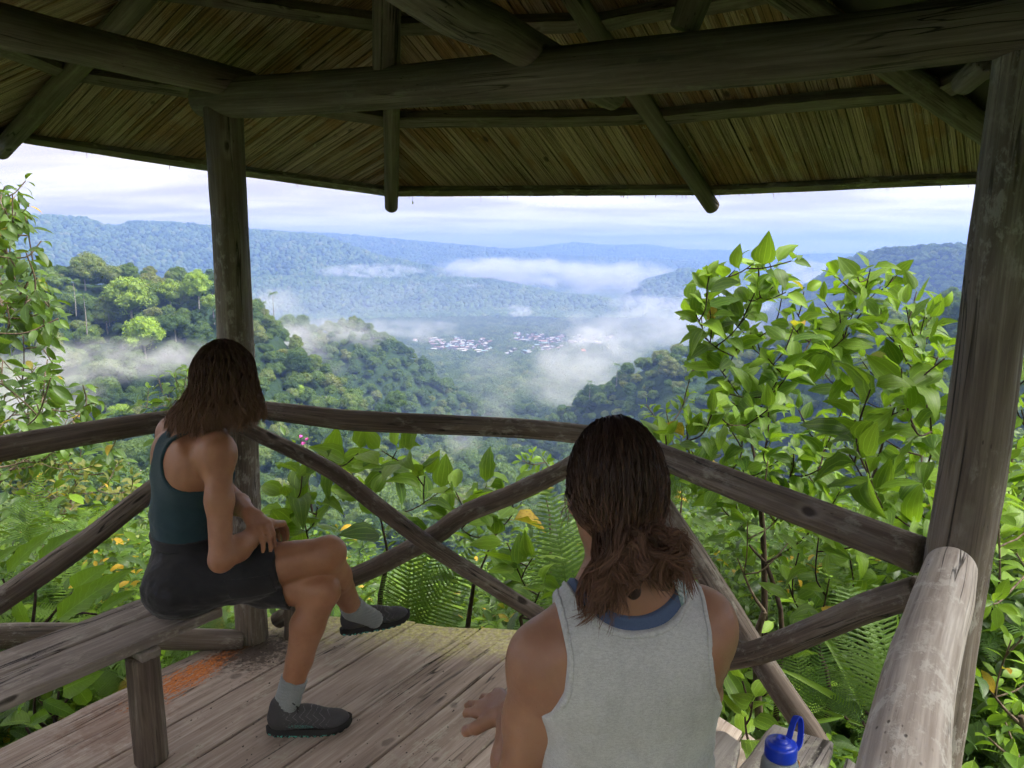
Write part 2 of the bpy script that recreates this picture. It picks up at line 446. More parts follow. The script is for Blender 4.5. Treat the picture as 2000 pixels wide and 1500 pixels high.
# deck planks: run along D, laid side by side along N
Dv = Vector((.55, .835, 0)).normalized(); Nv = Vector((Dv.y, -Dv.x, 0))
def deck_mat():
    def extra(t, col):
        pos = t.add('ShaderNodeNewGeometry').outputs['Position']
        px, py, pz = t.sep(pos)
        # moss on the weather edge of the boards
        e = t.math('ADD', py, t.math('MULTIPLY', px, .2))
        mn = t.noise(pos, 9., 5., .7)
        f = t.remap(t.math('ADD', e, t.math('MULTIPLY', t.math('SUBTRACT', mn, .5), .45)), 2.60, 2.84)
        f2 = t.remap(t.noise(pos, 45., 4., .7), .36, .6, .25, 1.)
        mc = t.ramp(t.noise(pos, 60., 4., .7), [(.35, (.28, .27, .075)), (.5, (.50, .48, .17)), (.65, (.68, .65, .36))])
        col = t.mix(t.math('MULTIPLY', t.math('MULTIPLY', f, f2), .9), col, mc)
        # orange lichen in front of the corner post
        v = t.vmath('SUBTRACT', pos, (-1.17, 2.62, 0.))
        a = t.vmath('DOT_PRODUCT', v, (.50, .866, 0.)); b = t.vmath('DOT_PRODUCT', v, (.866, -.50, 0.))
        wid = t.math('ADD', t.math('MULTIPLY', a, -.14), .062)
        q = t.math('ADD', t.math('POWER', t.math('DIVIDE', a, .25), 2.), t.math('POWER', t.math('DIVIDE', b, wid), 2.))
        on = t.noise(t.comb(t.math('MULTIPLY', a, 30.), t.math('MULTIPLY', b, 95.), 0.), 1., 6., .75, .5)
        of = t.remap(t.math('ADD', q, t.math('MULTIPLY', t.math('SUBTRACT', .52, on), 9.)), .45, 1.35, 1., 0.)
        oc = t.ramp(t.noise(pos, 150., 4., .7), [(.35, (.30, .075, .012)), (.55, (.62, .19, .025)), (.7, (.70, .28, .07))])
        col = t.mix(t.math('MULTIPLY', of, .95), col, oc)
        # rust-brown stain further back, soil by the post foot
        v2 = t.vmath('SUBTRACT', pos, (-1.33, 2.28, 0.))
        s = t.remap(t.math('ADD', t.vmath('LENGTH', v2), t.math('MULTIPLY', t.math('SUBTRACT', .5, t.noise(pos, 22., 5., .7)), .55)), .05, .22, .45, 0.)
        col = t.mix(s, col, (.16, .065, .03))
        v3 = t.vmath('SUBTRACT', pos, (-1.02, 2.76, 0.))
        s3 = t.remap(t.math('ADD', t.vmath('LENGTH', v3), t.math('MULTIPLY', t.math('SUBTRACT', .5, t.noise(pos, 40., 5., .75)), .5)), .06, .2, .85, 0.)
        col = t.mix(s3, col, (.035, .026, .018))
        # scattered dark specks
        sp = t.voro(pos, 55., 'F1')
        spk = t.math('MULTIPLY', t.remap(sp, .03, .07, .6, 0.), t.remap(t.noise(pos, 6., 2.), .5, .6))
        return t.mix(spk, col, (.03, .022, .018))
    return wood_mat('deck_plank_wood', (.19, .145, .118), (.39, .32, .27), (.56, .49, .43), lichen=(.46, .44, .36), lich=.4, grain=.8, rough=.75, extra=extra, knots=.55)
M_DECK = deck_mat()
# seam positions measured on the photo, as offset along Nv from the left edge
P0 = Vector((-1.248, 2.734, 0)); off0 = P0.dot(Nv)
seams = [0.0, .345, .565, .825, 1.04, 1.285, 1.50, 1.73, 1.95, 2.15, 2.35]
def front_line(p):                                   # deck front edge: where a plank line meets it
    # front edge through (-.437,2.99) to (-.064,2.91), continuing past the corner
    a, b = Vector((-1.25, 3.12, 0)), Vector((.40, 2.82, 0))
    n = Vector((-(b - a).y, (b - a).x, 0))
    t = (a - p).dot(n) / Dv.dot(n)
    b2, c2 = Vector((.40, 2.82, 0)), Vector((1.25, 1.45, 0))
    n2 = Vector((-(c2 - b2).y, (c2 - b2).x, 0))
    t2 = (b2 - p).dot(n2) / Dv.dot(n2)
    return min(t, t2)
for i, (a, b) in enumerate(zip(seams, seams[1:])):
    g = .0045
    o1 = P0 + Nv * (a + (g if i else 0)); o2 = P0 + Nv * (b - g)
    jit = RNG.uniform(-.035, .03)
    t1, t2 = front_line(o1) + jit, front_line(o2) + jit + RNG.uniform(-.01, .01)
    back = -2.35
    s = lambda p, t: (p + Dv * t)
    loc = [s(o1, back), s(o2, back), s(o2, t2), s(o1, t1)]
    Mx = Matrix(((Nv.x, Dv.x, 0, 0), (Nv.y, Dv.y, 0, 0), (0, 0, 1, 0), (0, 0, 0, 1)))
    inv = Mx.inverted()
    base = [inv @ p for p in loc]
    outl = [(base[0].x, base[0].y), (base[1].x, base[1].y)]
    for k in range(1, 30):                            # slightly wavering sawn edges
        q = base[1].lerp(base[2], k / 30); outl.append((q.x + RNG.normal(0, .0009), q.y))
    outl += [(base[2].x, base[2].y), ((base[2].x + base[3].x) / 2, (base[2].y + base[3].y) / 2 + RNG.uniform(-.012, .012)), (base[3].x, base[3].y)]
    for k in range(1, 30):
        q = base[3].lerp(base[0], k / 30); outl.append((q.x + RNG.normal(0, .0009) + (RNG.normal(0, .004) if i == 0 else 0), q.y))
    dz = RNG.uniform(-.002, .002)
    prism('plank', outl, -.045 + dz, 0 + dz, M_DECK, deck, Mx, .003)
for k in range(3):                                    # joists under the boards
    c = P0 + Dv * (-.15 - k * .85) + Nv * .02
    log('joist', [c + Vector((0, 0, -.125)), c + Nv * 2.2 + Vector((0, 0, -.125))], .06, M_RAIL, deck, sides=14)

# posts
LP = Vector((-1.07, 2.85, 0)); RP = Vector((.955, 1.55, 0)); VP = Vector((.33, 2.60, 0))
log('post', [LP + Vector((.012, -.01, -1.9)), LP + Vector((.01, 0, .0)), LP + Vector((.012, 0, .9)), LP + Vector((.025, 0, 1.6)), LP + Vector((.025, 0, 2.07))], [.075, .066, .064, .066, .068], M_POST, pav, sides=28, noise=.06)
log('post', [RP + Vector((-.012, 0, -1.6)), RP + Vector((-.008, 0, .0)), RP + Vector((.004, 0, .65)), RP + Vector((.030, 0, 1.15)), RP + Vector((.038, 0, 1.6)), RP + Vector((.05, 0, 1.96))], [.072, .068, .064, .063, .058, .057], M_POST, pav, sides=28, noise=.07)
log('post', [VP + Vector((.02, .0, -1.7)), VP + Vector((0, 0, .3)), VP + Vector((0, 0, .90))], [.06, .05, .045], M_POST, pav)
log('post', [(-1.47, 1.0, -1.5), (-1.47, 1.0, 2.06)], .066, M_POST, pav)
log('post', [(-1.99, 1.97, -1.6), (-1.98, 1.97, .93)], [.055, .05], M_POST, pav)
log('post', [(.98, .25, -1.3), (.98, .25, 2.0)], .066, M_POST, pav)

# top rails and crossed braces
log('top_rail', [at_y(-420, 985, 1.95), at_y(-60, 890, 2.30), at_y(120, 855, 2.48), at_y(300, 826, 2.68), at_y(440, 806, 2.84)], [.040, .041, .040, .041, .036], M_RAIL, rail, noise=.06)
log('top_rail', [at_y(508, 800, 2.80), at_y(600, 811, 2.76), at_y(700, 822, 2.74), at_y(900, 831, 2.69), at_y(1060, 840, 2.64), at_y(1215, 858, 2.59)], [.034, .036, .037, .036, .036, .037], M_RAIL, rail, noise=.06)
log('top_rail', [at_y(1185, 850, 2.62), at_y(1310, 898, 2.30), at_y(1450, 953, 2.04), at_y(1600, 1010, 1.83), at_y(1800, 1086, 1.60)], [.038, .040, .041, .042, .044], M_RAIL, rail, noise=.07)
log('top_rail', [at_y(1858, 1108, 1.42), at_y(1838, 1180, 1.24), at_y(1803, 1300, 1.00), at_y(1774, 1440, .82), at_y(1748, 1600, .66)], [.045, .047, .046, .045, .045], M_PALE, rail, noise=.07, lump=.05, sides=32)
# left bay brace and lower rail
log('brace', [(-1.99, 1.80, .02), at_y(-260, 1345, 1.86), at_y(-40, 1200, 2.14), at_y(140, 1078, 2.42), at_y(290, 962, 2.66), at_y(420, 862, 2.83)], [.037, .037, .037, .037, .036, .034], M_RAIL, rail)
log('lower_rail', [at_y(-320, 1262, 2.05), at_y(0, 1243, 2.38), at_y(160, 1240, 2.60), at_y(340, 1248, 2.74), at_y(477, 1250, 2.80)], [.045, .045, .044, .042, .038], M_POST, rail)
# front bay
log('brace', [(-1.03, 2.79, .90), at_y(640, 915, 2.75), at_y(740, 990, 2.72), at_y(835, 1062, 2.68), at_y(940, 1130, 2.66), at_y(1060, 1205, 2.66), at_y(1180, 1262, 2.64)], [.028, .030, .031, .030, .030, .030, .028], M_RAIL, rail)
log('brace', [(-.98, 2.92, .04), at_y(640, 1150, 2.86), at_y(740, 1105, 2.83), at_y(850, 1045, 2.78), at_y(905, 1005, 2.74), at_y(1000, 965, 2.72), at_y(1110, 912, 2.68), (.30, 2.67, .86)], [.034, .036, .037, .037, .036, .036, .034, .034], M_RAIL, rail)
# right bay
log('brace', [(.40, 2.52, .88), at_y(1312, 1015, 2.36), at_y(1370, 1105, 2.24), at_y(1430, 1200, 2.12), at_y(1500, 1310, 2.00), at_y(1575, 1420, 1.90), at_y(1600, 1460, 1.86)], [.034, .036, .037, .037, .036, .036, .035], M_RAIL, rail)
log('brace', [at_y(1250, 1310, 2.16), at_y(1440, 1283, 2.02), at_y(1530, 1255, 1.93), at_y(1610, 1222, 1.82), at_y(1700, 1184, 1.72), at_y(1800, 1152, 1.60)], [.032, .032, .035, .033, .035, .035], M_RAIL, rail, lump=.08)
# log sill under the front corner
log('sill_log', [at_y(548, 1245, 2.93), at_y(700, 1232, 3.06)], .035, M_RAIL, deck)

# beams
log('beam', [at_y(395, 195, 2.90), at_y(520, 188, 2.70), at_y(800, 168, 2.36), at_y(1200, 133, 2.0), at_y(1600, 95, 1.74), at_y(1960, 48, 1.55), at_y(2250, 5, 1.40)], [.062, .070, .064, .064, .063, .060, .06], M_BEAM, roof, sides=28, noise=.05)
log('beam', [at_y(490, 168, 2.86), at_y(300, 122, 2.50), at_y(0, 50, 2.02), at_y(-330, -30, 1.62), (-1.49, .93, 2.10)], [.05, .056, .056, .056, .056], M_BEAM, roof, sides=28, noise=.05)
log('tie_beam', [(-.42, .85, 2.05), at_y(850, 0, 1.62), at_y(960, 55, 1.90), at_y(1070, 118, 2.20), at_y(1200, 188, 2.55)], [.05, .05, .05, .05, .045], M_BEAM, roof, noise=.06)

# rafters, eave corners measured on the photo; the ones behind the camera close the ring
APEX = Vector((-.274, 1.95, 2.77))
corner = {'D': at_y(15, 262, 3.40), 'A': at_y(764, 370, 3.34), 'B': at_y(1378, 368, 3.30), 'C': at_y(2075, 338, 2.67)}
ring = [corner['D'], corner['A'], corner['B'], corner['C'], Vector((1.85, 1.35, 1.86)), Vector((1.05, .30, 1.88)), Vector((-.45, .15, 1.90)), Vector((-1.95, 1.0, 1.96))]
S_ = Vector((0, 0, .035))
def rafter(cp, r0, r1, over=.10, low=.0):
    d = (cp - APEX)
    p0 = APEX + d * .03 - S_ * 1.0; p1 = APEX + d * (1 + over) - S_ * .9 + Vector((0, 0, low))
    mid = p0.lerp(p1, .5)
    return log('rafter', [p0, mid, p1], [r0, (r0 + r1) / 2, r1], M_BEAM, roof, noise=.05, sides=20)
RA = [.040, .030, .034, .042, .035, .035, .035, .04]
for k, c_ in enumerate(ring):
    rafter(c_, RA[k] * 1.05, RA[k], .045)
# short strut from beam to ridge
log('strut', [at_y(752, 140, 2.40), at_y(757, -30, 2.28)], [.036, .04], M_BEAM, roof)
log('strut', [at_y(1335, 60, 1.92), at_y(1372, -40, 1.90)], [.034, .04], M_BEAM, roof)
log('strut', [at_y(1880, 165, 1.75), at_y(1935, 115, 1.62)], [.024, .028], M_BEAM, roof)

# ceiling slats, purlins and fascia bay by bay
def bamboo_mat():
    m, t, out = new_mat('split_bamboo_ceiling')
    wc = t.attr('wc').outputs['Vector']
    rnd = t.add('ShaderNodeObjectInfo').outputs['Random']
    pos = t.add('ShaderNodeNewGeometry').outputs['Position']
    g = t.noise(t.scale(wc, (240, 100, 2.5)), 1., 4., .65, .3)
    big = t.noise(pos, 2.6, 3., .6)
    c1 = t.ramp(g, [(.3, (.12, .088, .060)), (.5, (.38, .285, .19)), (.7, (.60, .48, .35))])
    c2 = t.ramp(g, [(.3, (.10, .055, .028)), (.5, (.34, .19, .09)), (.7, (.46, .29, .15))])
    col = t.mix(t.remap(t.math('ADD', big, t.math('MULTIPLY', t.math('SUBTRACT', rnd, .5), .25)), .48, .62), c1, c2)
    col = t.mix(t.remap(rnd, 0., 1., .0, .38, False), col, (.06, .06, .03))
    reed = t.remap(t.math('ABSOLUTE', t.math('SUBTRACT', t.noise(t.scale(wc, (130, 0, 1.1)), 1., 2., .5, .2), .5)), .004, .03, .75, 0.)
    col = t.mix(reed, col, (.035, .026, .016))
    lich = t.remap(t.noise(t.scale(wc, (45, 45, 22)), 1., 5., .75, .6), .60, .68, 0., .7)
    col = t.mix(lich, col, (.42, .41, .30))
    knot = t.remap(t.voro(t.scale(wc, (9, 9, 4.5)), 1.), .05, .11, .85, 0.)
    col = t.mix(knot, col, (.03, .022, .012))
    principled(t, out, col, .75, t.bump(g, .6, .004), .3)
    return m
M_BAMBOO = bamboo_mat()
M_FASCIA = wood_mat('eave_lath', (.07, .06, .04), (.17, .155, .10), (.30, .29, .2), lichen=(.36, .37, .24), lich=.7)
m, t, out = new_mat('roof_cover'); principled(t, out, (.05, .045, .035), .9); M_COVER = m
slatdir = {7: None, 0: Vector((-.788, .616, 0)), 1: Vector((.646, .918, 0)), 2: Vector((.60, .80, 0))}
def bay(k, slats=True):
    a, b = ring[k], ring[(k + 1) % len(ring)]
    nrm = (b - a).cross(APEX - a).normalized()
    if nrm.z < 0: nrm = -nrm
    e = (b - a).normalized(); up = nrm.cross(e).normalized()
    if up.z < 0: up = -up
    W_ = (b - a).length; ap = Vector(((APEX - a).dot(e), (APEX - a).dot(up)))
    hd = slatdir.get(k)
    if hd is None: sd_ = Vector((0, -1))
    else:
        z_ = -(nrm.x * hd.x + nrm.y * hd.y) / nrm.z
        v = Vector((hd.x, hd.y, z_)); sd_ = Vector((v.dot(e), v.dot(up))).normalized()
        if sd_.y > 0: sd_ = -sd_
    # 2-D: x along the eave, y up the slope; clip each slat strip to the triangle
    tri = [Vector((-.02, -.03)), Vector((W_ + .02, -.03)), Vector((ap.x, ap.y + .02))]
    across = Vector((-sd_.y, sd_.x))
    o3 = lambda q, h: a + e * q.x + up * q.y + nrm * h
    if slats:
        us = [p.dot(across) for p in tri]; u = min(us)
        while u < max(us):
            w = RNG.uniform(.013, .034); poly = tri
            for lim, sg in ((u + .0014, 1), (u + w - .0014, -1)):
                new = []
                for p, q in zip(poly, poly[1:] + poly[:1]):
                    fp, fq = sg * (p.dot(across) - lim), sg * (q.dot(across) - lim)
                    if fp >= 0: new.append(p)
                    if fp * fq < 0: new.append(p.lerp(q, fp / (fp - fq)))
                poly = new
                if len(poly) < 3: break
            u += w
            if len(poly) < 3: continue
            # end the slat a little unevenly, tilt it a hair, bow the underside
            h0, h1 = RNG.uniform(-.003, .004), RNG.uniform(-.003, .004)
            n = len(poly); c = sum(poly, Vector((0, 0))) / n
            hh = [h0 + (h1 - h0) * ((p - c).dot(across) / w + .5) for p in poly]
            V = [o3(p, .020 + h) for p, h in zip(poly, hh)] + [o3(p, .030 + h) for p, h in zip(poly, hh)]
            area = sum(p.x * q.y - q.x * p.y for p, q in zip(poly, poly[1:] + poly[:1]))
            F = [list(range(n)), list(range(2 * n - 1, n - 1, -1))] + [[i, i + n, (i + 1) % n + n, (i + 1) % n] for i in range(n)]
            if area > 0: F = [f[::-1] for f in F]
            me = bpy.data.meshes.new('slat'); me.from_pydata(V, [], F)
            at_ = me.attributes.new('wc', 'FLOAT_VECTOR', 'POINT')
            off = RNG.uniform(0, 50)
            at_.data.foreach_set('vector', np.array([(p.dot(across) + off, h, p.dot(sd_) + off) for h in (0, .01) for p in poly], np.float32).ravel())
            link('slat', me, M_BAMBOO, roof)
    # weather cover above the slats
    V = [o3(p, h) for h in (.036, .06) for p in [Vector((-.12, -.05)), Vector((W_ + .12, -.05)), Vector((ap.x, ap.y + .08))]]
    me = bpy.data.meshes.new('thatch'); me.from_pydata(V, [], [(2, 1, 0), (3, 4, 5), (0, 1, 4, 3), (1, 2, 5, 4), (2, 0, 3, 5)])
    link('roof_cover', me, M_COVER, roof)
    # eave lath and purlins
    def bar(y, h, th, wd, nm, mat):
        x0 = ap.x * y / ap.y; x1 = W_ + (ap.x - W_) * y / ap.y
        pts = [o3(Vector((x0 + (x1 - x0) * q, y + RNG.normal(0, .004))), h) for q in (0, .33, .66, 1)]
        C, _ = resample(pts, 14)
        V, F = [], []
        for c in C:
            for sx, sy in ((-1, -1), (1, -1), (1, 1), (-1, 1)):
                V.append(Vector(c) + up * sx * wd * RNG.uniform(.9, 1.08) + nrm * sy * th)
        for i in range(13):
            for s_ in range(4): F.append((i * 4 + s_, i * 4 + (s_ + 1) % 4, i * 4 + 4 + (s_ + 1) % 4, i * 4 + 4 + s_))
        F += [(0, 1, 2, 3), (55, 54, 53, 52)]
        wc = np.array([(sx * wd, sy * th, i * W_ / 13) for i in range(14) for sx, sy in ((-1, -1), (1, -1), (1, 1), (-1, 1))]) + k * 3.1 + y
        link(nm, mesh_np(nm, [tuple(v) for v in V], np.array(F), False, {'wc': ('FLOAT_VECTOR', wc)}, mat), mat, roof)
    bar(-.022, .006, .013, .020, 'eave_lath', M_FASCIA)
    L_ = ap.y
    bar(L_ * PUR[k][0], -.004, .019, .026, 'purlin', M_BEAM)
    bar(L_ * PUR[k][1], -.004, .019, .024, 'purlin', M_BEAM)
PUR = {k: (.25, .50) for k in range(8)}
for k in range(8): bay(k, k in (0, 1, 2, 7))
# loose reed ends along the eave, too small to pick apart
fr_ = []
for k in (0, 1, 2):
    a, b_ = ring[k], ring[k + 1]; out_ = (a.lerp(b_, .5) - APEX).normalized()
    for q in range(26):
        p = a.lerp(b_, RNG.uniform(.01, .99)) + out_ * .028; L_ = RNG.uniform(.004, .018) * (2. if RNG.uniform() < .1 else 1.)
        fr_.append(tube_arrays([p + Vector((0, 0, .015)), p + out_ * L_ + Vector((RNG.normal(0, .006), RNG.normal(0, .006), -.012 - L_ * .3))], [RNG.uniform(.001, .0028), .0006], 4, 3))
V, F, wc = merge(fr_); o = link('reed_ends', mesh_np('reed_ends', V, F, False, {'wc': ('FLOAT_VECTOR', wc)}, M_BAMBOO), None, roof); o['kind'] = 'stuff'
# ------------------------------------------------------------------ forest
def leaf_mat(name, stops, trans=.35, rough=.5, bumpy=False, kind='INSTANCER', gloss=0.):
    """cheap foliage: diffuse + translucent, tint from the tree's own number"""
    m, t, out = new_mat(name)
    ti = t.attr('tint', kind).outputs['Fac']
    pos = t.add('ShaderNodeNewGeometry').outputs['Position']
    vn = t.math('MULTIPLY', t.math('SUBTRACT', t.noise(pos, .35, 3., .6), .5), .35)
    col = t.ramp(t.math('ADD', ti, vn), stops)
    d = t.add('ShaderNodeBsdfDiffuse'); t.put(d.inputs[0], col)
    tr = t.add('ShaderNodeBsdfTranslucent'); t.put(tr.inputs[0], t.mix(.5, col, (.25, .42, .03)))
    mx = t.add('ShaderNodeMixShader'); mx.inputs[0].default_value = trans
    t.l.new(d.outputs[0], mx.inputs[1]); t.l.new(tr.outputs[0], mx.inputs[2])
    t.l.new(mx.outputs[0], out.inputs['Surface'])
    return m
FSTOPS = [(.0, (.045, .08, .035)), (.22, (.09, .15, .052)), (.45, (.17, .245, .068)), (.62, (.24, .255, .10)), (.78, (.27, .37, .07)), (1., (.36, .54, .06))]
M_FOREST = leaf_mat('forest_leaves', FSTOPS, .3)
m, t, out = new_mat('pale_forest_trunk')
principled(t, out, t.ramp(t.noise(t.add('ShaderNodeNewGeometry').outputs['Position'], 2., 4.), [(.35, (.16, .14, .11)), (.65, (.42, .40, .35))]), .9); M_TRUNK = m

def crown_mesh(name, seed, rad=6., flat=.75, lobes=14, leaves=3000, leaf=.36, core=True):
    """cauliflower crown: lobes over a dome, each lobe a dark core wrapped in small leaf sprays"""
    rg = np.random.default_rng(seed)
    Vs, Q, T = [], [], []; off = 0; L = []
    for k in range(lobes):
        a = k * 2.4 + rg.uniform(-.4, .4); f = (k + .5) / lobes; ph = math.acos(1 - 1.25 * f)
        r = rad * rg.uniform(.55, .78)
        c = np.array([r * math.sin(ph) * math.cos(a), r * math.sin(ph) * math.sin(a), rad * flat * (.15 + .85 * math.cos(ph)) * rg.uniform(.75, 1.05)])
        s = rad * rg.uniform(.30, .46); L.append((c, s * np.array([1, 1, rg.uniform(.65, .85)])))
    L.append((np.array([0, 0, rad * flat * .25]), np.array([.75, .75, .75 * flat]) * rad))
    if core:
        for c, s in L:
            V, F = ICO1; V = V * s * .84 * (1 + .12 * rg.normal(size=(len(V), 1))) + c
            Vs.append(V); T.append(F + off); off += len(V)
    n = leaves // (len(L) + 1)
    for c, s in L:
        d = rg.normal(size=(n, 3)); d[:, 2] += .45; d /= np.linalg.norm(d, axis=1)[:, None]
        p = c + d * s * rg.uniform(.80, 1.16, (n, 1))
        nrm = d + rg.normal(size=(n, 3)) * .6; nrm /= np.linalg.norm(nrm, axis=1)[:, None]
        t1 = np.cross(nrm, rg.normal(size=(n, 3))); t1 /= np.linalg.norm(t1, axis=1)[:, None]
        t2 = np.cross(nrm, t1); sz = leaf * rg.uniform(.5, 1.4, (n, 1))
        q = np.stack([p - t1 * sz, p - t2 * sz * .6 + nrm * sz * .25, p + t1 * sz, p + t2 * sz * .6 + nrm * sz * .25], 1).reshape(-1, 3)
        Vs.append(q); Q.append(np.arange(4 * n).reshape(-1, 4) + off); off += 4 * n
    return mesh_np(name, np.vstack(Vs), [np.concatenate(Q)] + ([np.concatenate(T)] if T else []), False, None, M_FOREST)
def blob_mesh(name, seed, rad=6.):
    V, F = ICO2
    P = V * (1 + .32 * fbm(V * 1.7, 3, seed)[:, None]) * np.array([rad, rad, rad * .95]) + np.array([0, 0, rad * .25])
    return mesh_np(name, P, F, False, None, M_FOREST)
CROWNS = [crown_mesh('crown', 10 + k, 5.6, [.8, 1.05, .7, 1.3, .95, .65][k], [13, 17, 11, 18, 21, 10][k]) for k in range(6)]
MIDS = [crown_mesh('crown', 40 + k, 6., [.75, 1.0, .65, .9][k], 9, 480, .9) for k in range(4)]
BLOBS = [blob_mesh('crown', 60 + k) for k in range(4)]
V, F, wc = tube_arrays([(0, 0, -9), (.25, .1, -2), (0, 0, 4.5)], [.34, .26, .14], 6, 6)
TRUNK = mesh_np('trunk', V, F, True, None, M_TRUNK)
# palm: thin pale stem, arched fronds
def palm_mesh(seed):
    rg = np.random.default_rng(seed); Vs, Q = [], []; off = 0
    for k in range(17):
        a = k * 2.4 + rg.uniform(-.2, .2); up = rg.uniform(-.1, 1.1); L = rg.uniform(3.2, 4.2)
        d = np.array([math.cos(a), math.sin(a), 0]); side = np.array([-d[1], d[0], 0])
        for i in range(9):
            t = (i + .5) / 9; p = d * L * t * (1 - .22 * t) + np.array([0, 0, L * (up * t - 1.05 * t * t)])
            for sg in (-1, 1):
                tip = p + side * sg * (1.0 * (1 - t * .7)) + np.array([0, 0, -.55 * (1 - t * .4)]) + d * .35
                w = d * .22
                Vs += [p - w * .6, p + w * .6, tip]
                Q.append([off, off + 1, off + 2]); off += 3
    return mesh_np('crown', np.array(Vs), np.array(Q), False, None, M_FOREST)
PALMS = [palm_mesh(5), palm_mesh(9)]
V, F, wc = tube_arrays([(0, 0, -15), (.2, .1, -7), (0, 0, 0)], [.2, .15, .12], 6, 6)
PTRUNK = mesh_np('trunk', V, F, True, None, M_TRUNK)

# what the eye can see of the slopes (running skyline per direction)
VA = np.linspace(R(-50), R(50), 500); VD = np.geomspace(20, 13000, 420)
vz = height(VD[:, None] * np.sin(VA)[None], VD[:, None] * np.cos(VA)[None]) + 8
elev = (vz - CAM_H) / VD[:, None]
sky_run = np.maximum.accumulate(elev, axis=0)
def visible(x, y, z, top=14., slack=0.006):
    d = np.hypot(x, y); az = np.arctan2(x, y)
    i = np.clip(np.searchsorted(VD, d * .97) - 1, 0, len(VD) - 1); j = np.clip(np.round((az - VA[0]) / (VA[1] - VA[0])).astype(int), 0, len(VA) - 1)
    return (z + top - CAM_H) / d > sky_run[i, j] - slack
def scatter(d0, d1, spacing, jitter=.45, azr=R(41)):
    X, Y = [], []; d = d0
    while d < d1:
        s = spacing(d); n = int(2 * azr * d / s)
        az = -azr + (np.arange(n) + RNG.uniform(0, 1, n)) * (2 * azr / n)
        dd = d + RNG.uniform(-jitter, jitter, n) * s
        X.append(dd * np.sin(az)); Y.append(dd * np.cos(az)); d += s * .85
    x, y = np.concatenate(X), np.concatenate(Y); z = height(x, y)
    k = visible(x, y, z)
    return x[k], y[k], z[k]
def tints(x, y, n):
    patch = fbm(np.stack([x / 45., y / 45., 0 * x], 1), 3, 21)
    t = .36 + .24 * patch + RNG.normal(0, .12, n)
    return np.clip(t, .02, .72)

# one mesh of points -> instanced crowns (the far wood, one mass)
def forest_stuff(name, x, y, z, scl, tint, protos, label):
    c = bpy.data.collections.new(name + '_kinds')
    for me in protos:
        o = bpy.data.objects.new('crown_kind', me); c.objects.link(o)
    n = len(x)
    me = bpy.data.meshes.new(name); me.vertices.add(n)
    me.vertices.foreach_set('co', np.stack([x, y, z], 1).astype(np.float32).ravel())
    for nm, dat in (('tint', tint), ('scl', scl), ('rot', RNG.uniform(0, 6.28, n)), ('kindf', RNG.integers(0, len(protos), n))):
        a = me.attributes.new(nm, 'FLOAT', 'POINT'); a.data.foreach_set('value', np.asarray(dat, np.float32))
    o = bpy.data.objects.new(name, me); COL.objects.link(o)
    ng = bpy.data.node_groups.new(name, 'GeometryNodeTree')
    ng.interface.new_socket('Geometry', in_out='INPUT', socket_type='NodeSocketGeometry')
    ng.interface.new_socket('Geometry', in_out='OUTPUT', socket_type='NodeSocketGeometry')
    N = ng.nodes; Lk = ng.links
    gi, go = N.new('NodeGroupInput'), N.new('NodeGroupOutput')
    ip = N.new('GeometryNodeInstanceOnPoints'); ci = N.new('GeometryNodeCollectionInfo')
    ci.inputs['Collection'].default_value = c; ci.inputs['Separate Children'].default_value = True; ci.inputs['Reset Children'].default_value = True
    def na(nm):
        q = N.new('GeometryNodeInputNamedAttribute'); q.data_type = 'FLOAT'; q.inputs[0].default_value = nm; return q.outputs[0]
    ip.inputs['Pick Instance'].default_value = True
    ri = N.new('FunctionNodeFloatToInt'); Lk.new(na('kindf'), ri.inputs[0]); Lk.new(ri.outputs[0], ip.inputs['Instance Index'])
    cx = N.new('ShaderNodeCombineXYZ'); Lk.new(na('rot'), cx.inputs[2]); Lk.new(cx.outputs[0], ip.inputs['Rotation'])
    Lk.new(na('scl'), ip.inputs['Scale'])
    Lk.new(gi.outputs[0], ip.inputs['Points']); Lk.new(ci.outputs[0], ip.inputs['Instance']); Lk.new(ip.outputs[0], go.inputs[0])
    md = o.modifiers.new('trees', 'NODES'); md.node_group = ng
    tag(o, label, None, None, 'stuff')
    return o

# near woods: the largest trees are things of their own
x, y, z = scatter(165, 720, lambda d: 6.2 + d * .005)
ok_ = ~((1000 + 1470 * 1.03 * x / y < 470) & ((z + 13 - CAM_H) / np.hypot(x, y) > .012)); x, y, z = x[ok_], y[ok_], z[ok_]
n = len(x); d = np.hypot(x, y); ti = tints(x, y, n)
sc_ = np.clip(np.exp(RNG.normal(-.42, .30, n)), .34, 1.5)
up_ = RNG.uniform(1.5, 7., n) + 3. * (sc_ > 1.)
uu = 1000 + 1470 * 1.03 * x / y
az_ = np.arctan2(x, y)
seen = (np.abs(uu - 1000) < 1010)
tight = visible(x, y, z, 10., 0.0)
key = np.where(seen & tight, sc_ / d, 0)
big = np.argsort(-key)[:285]
isbig = np.zeros(n, bool); isbig[big] = True
print('near trees', n, 'things', isbig.sum(), d[isbig].min(), d[isbig].max())
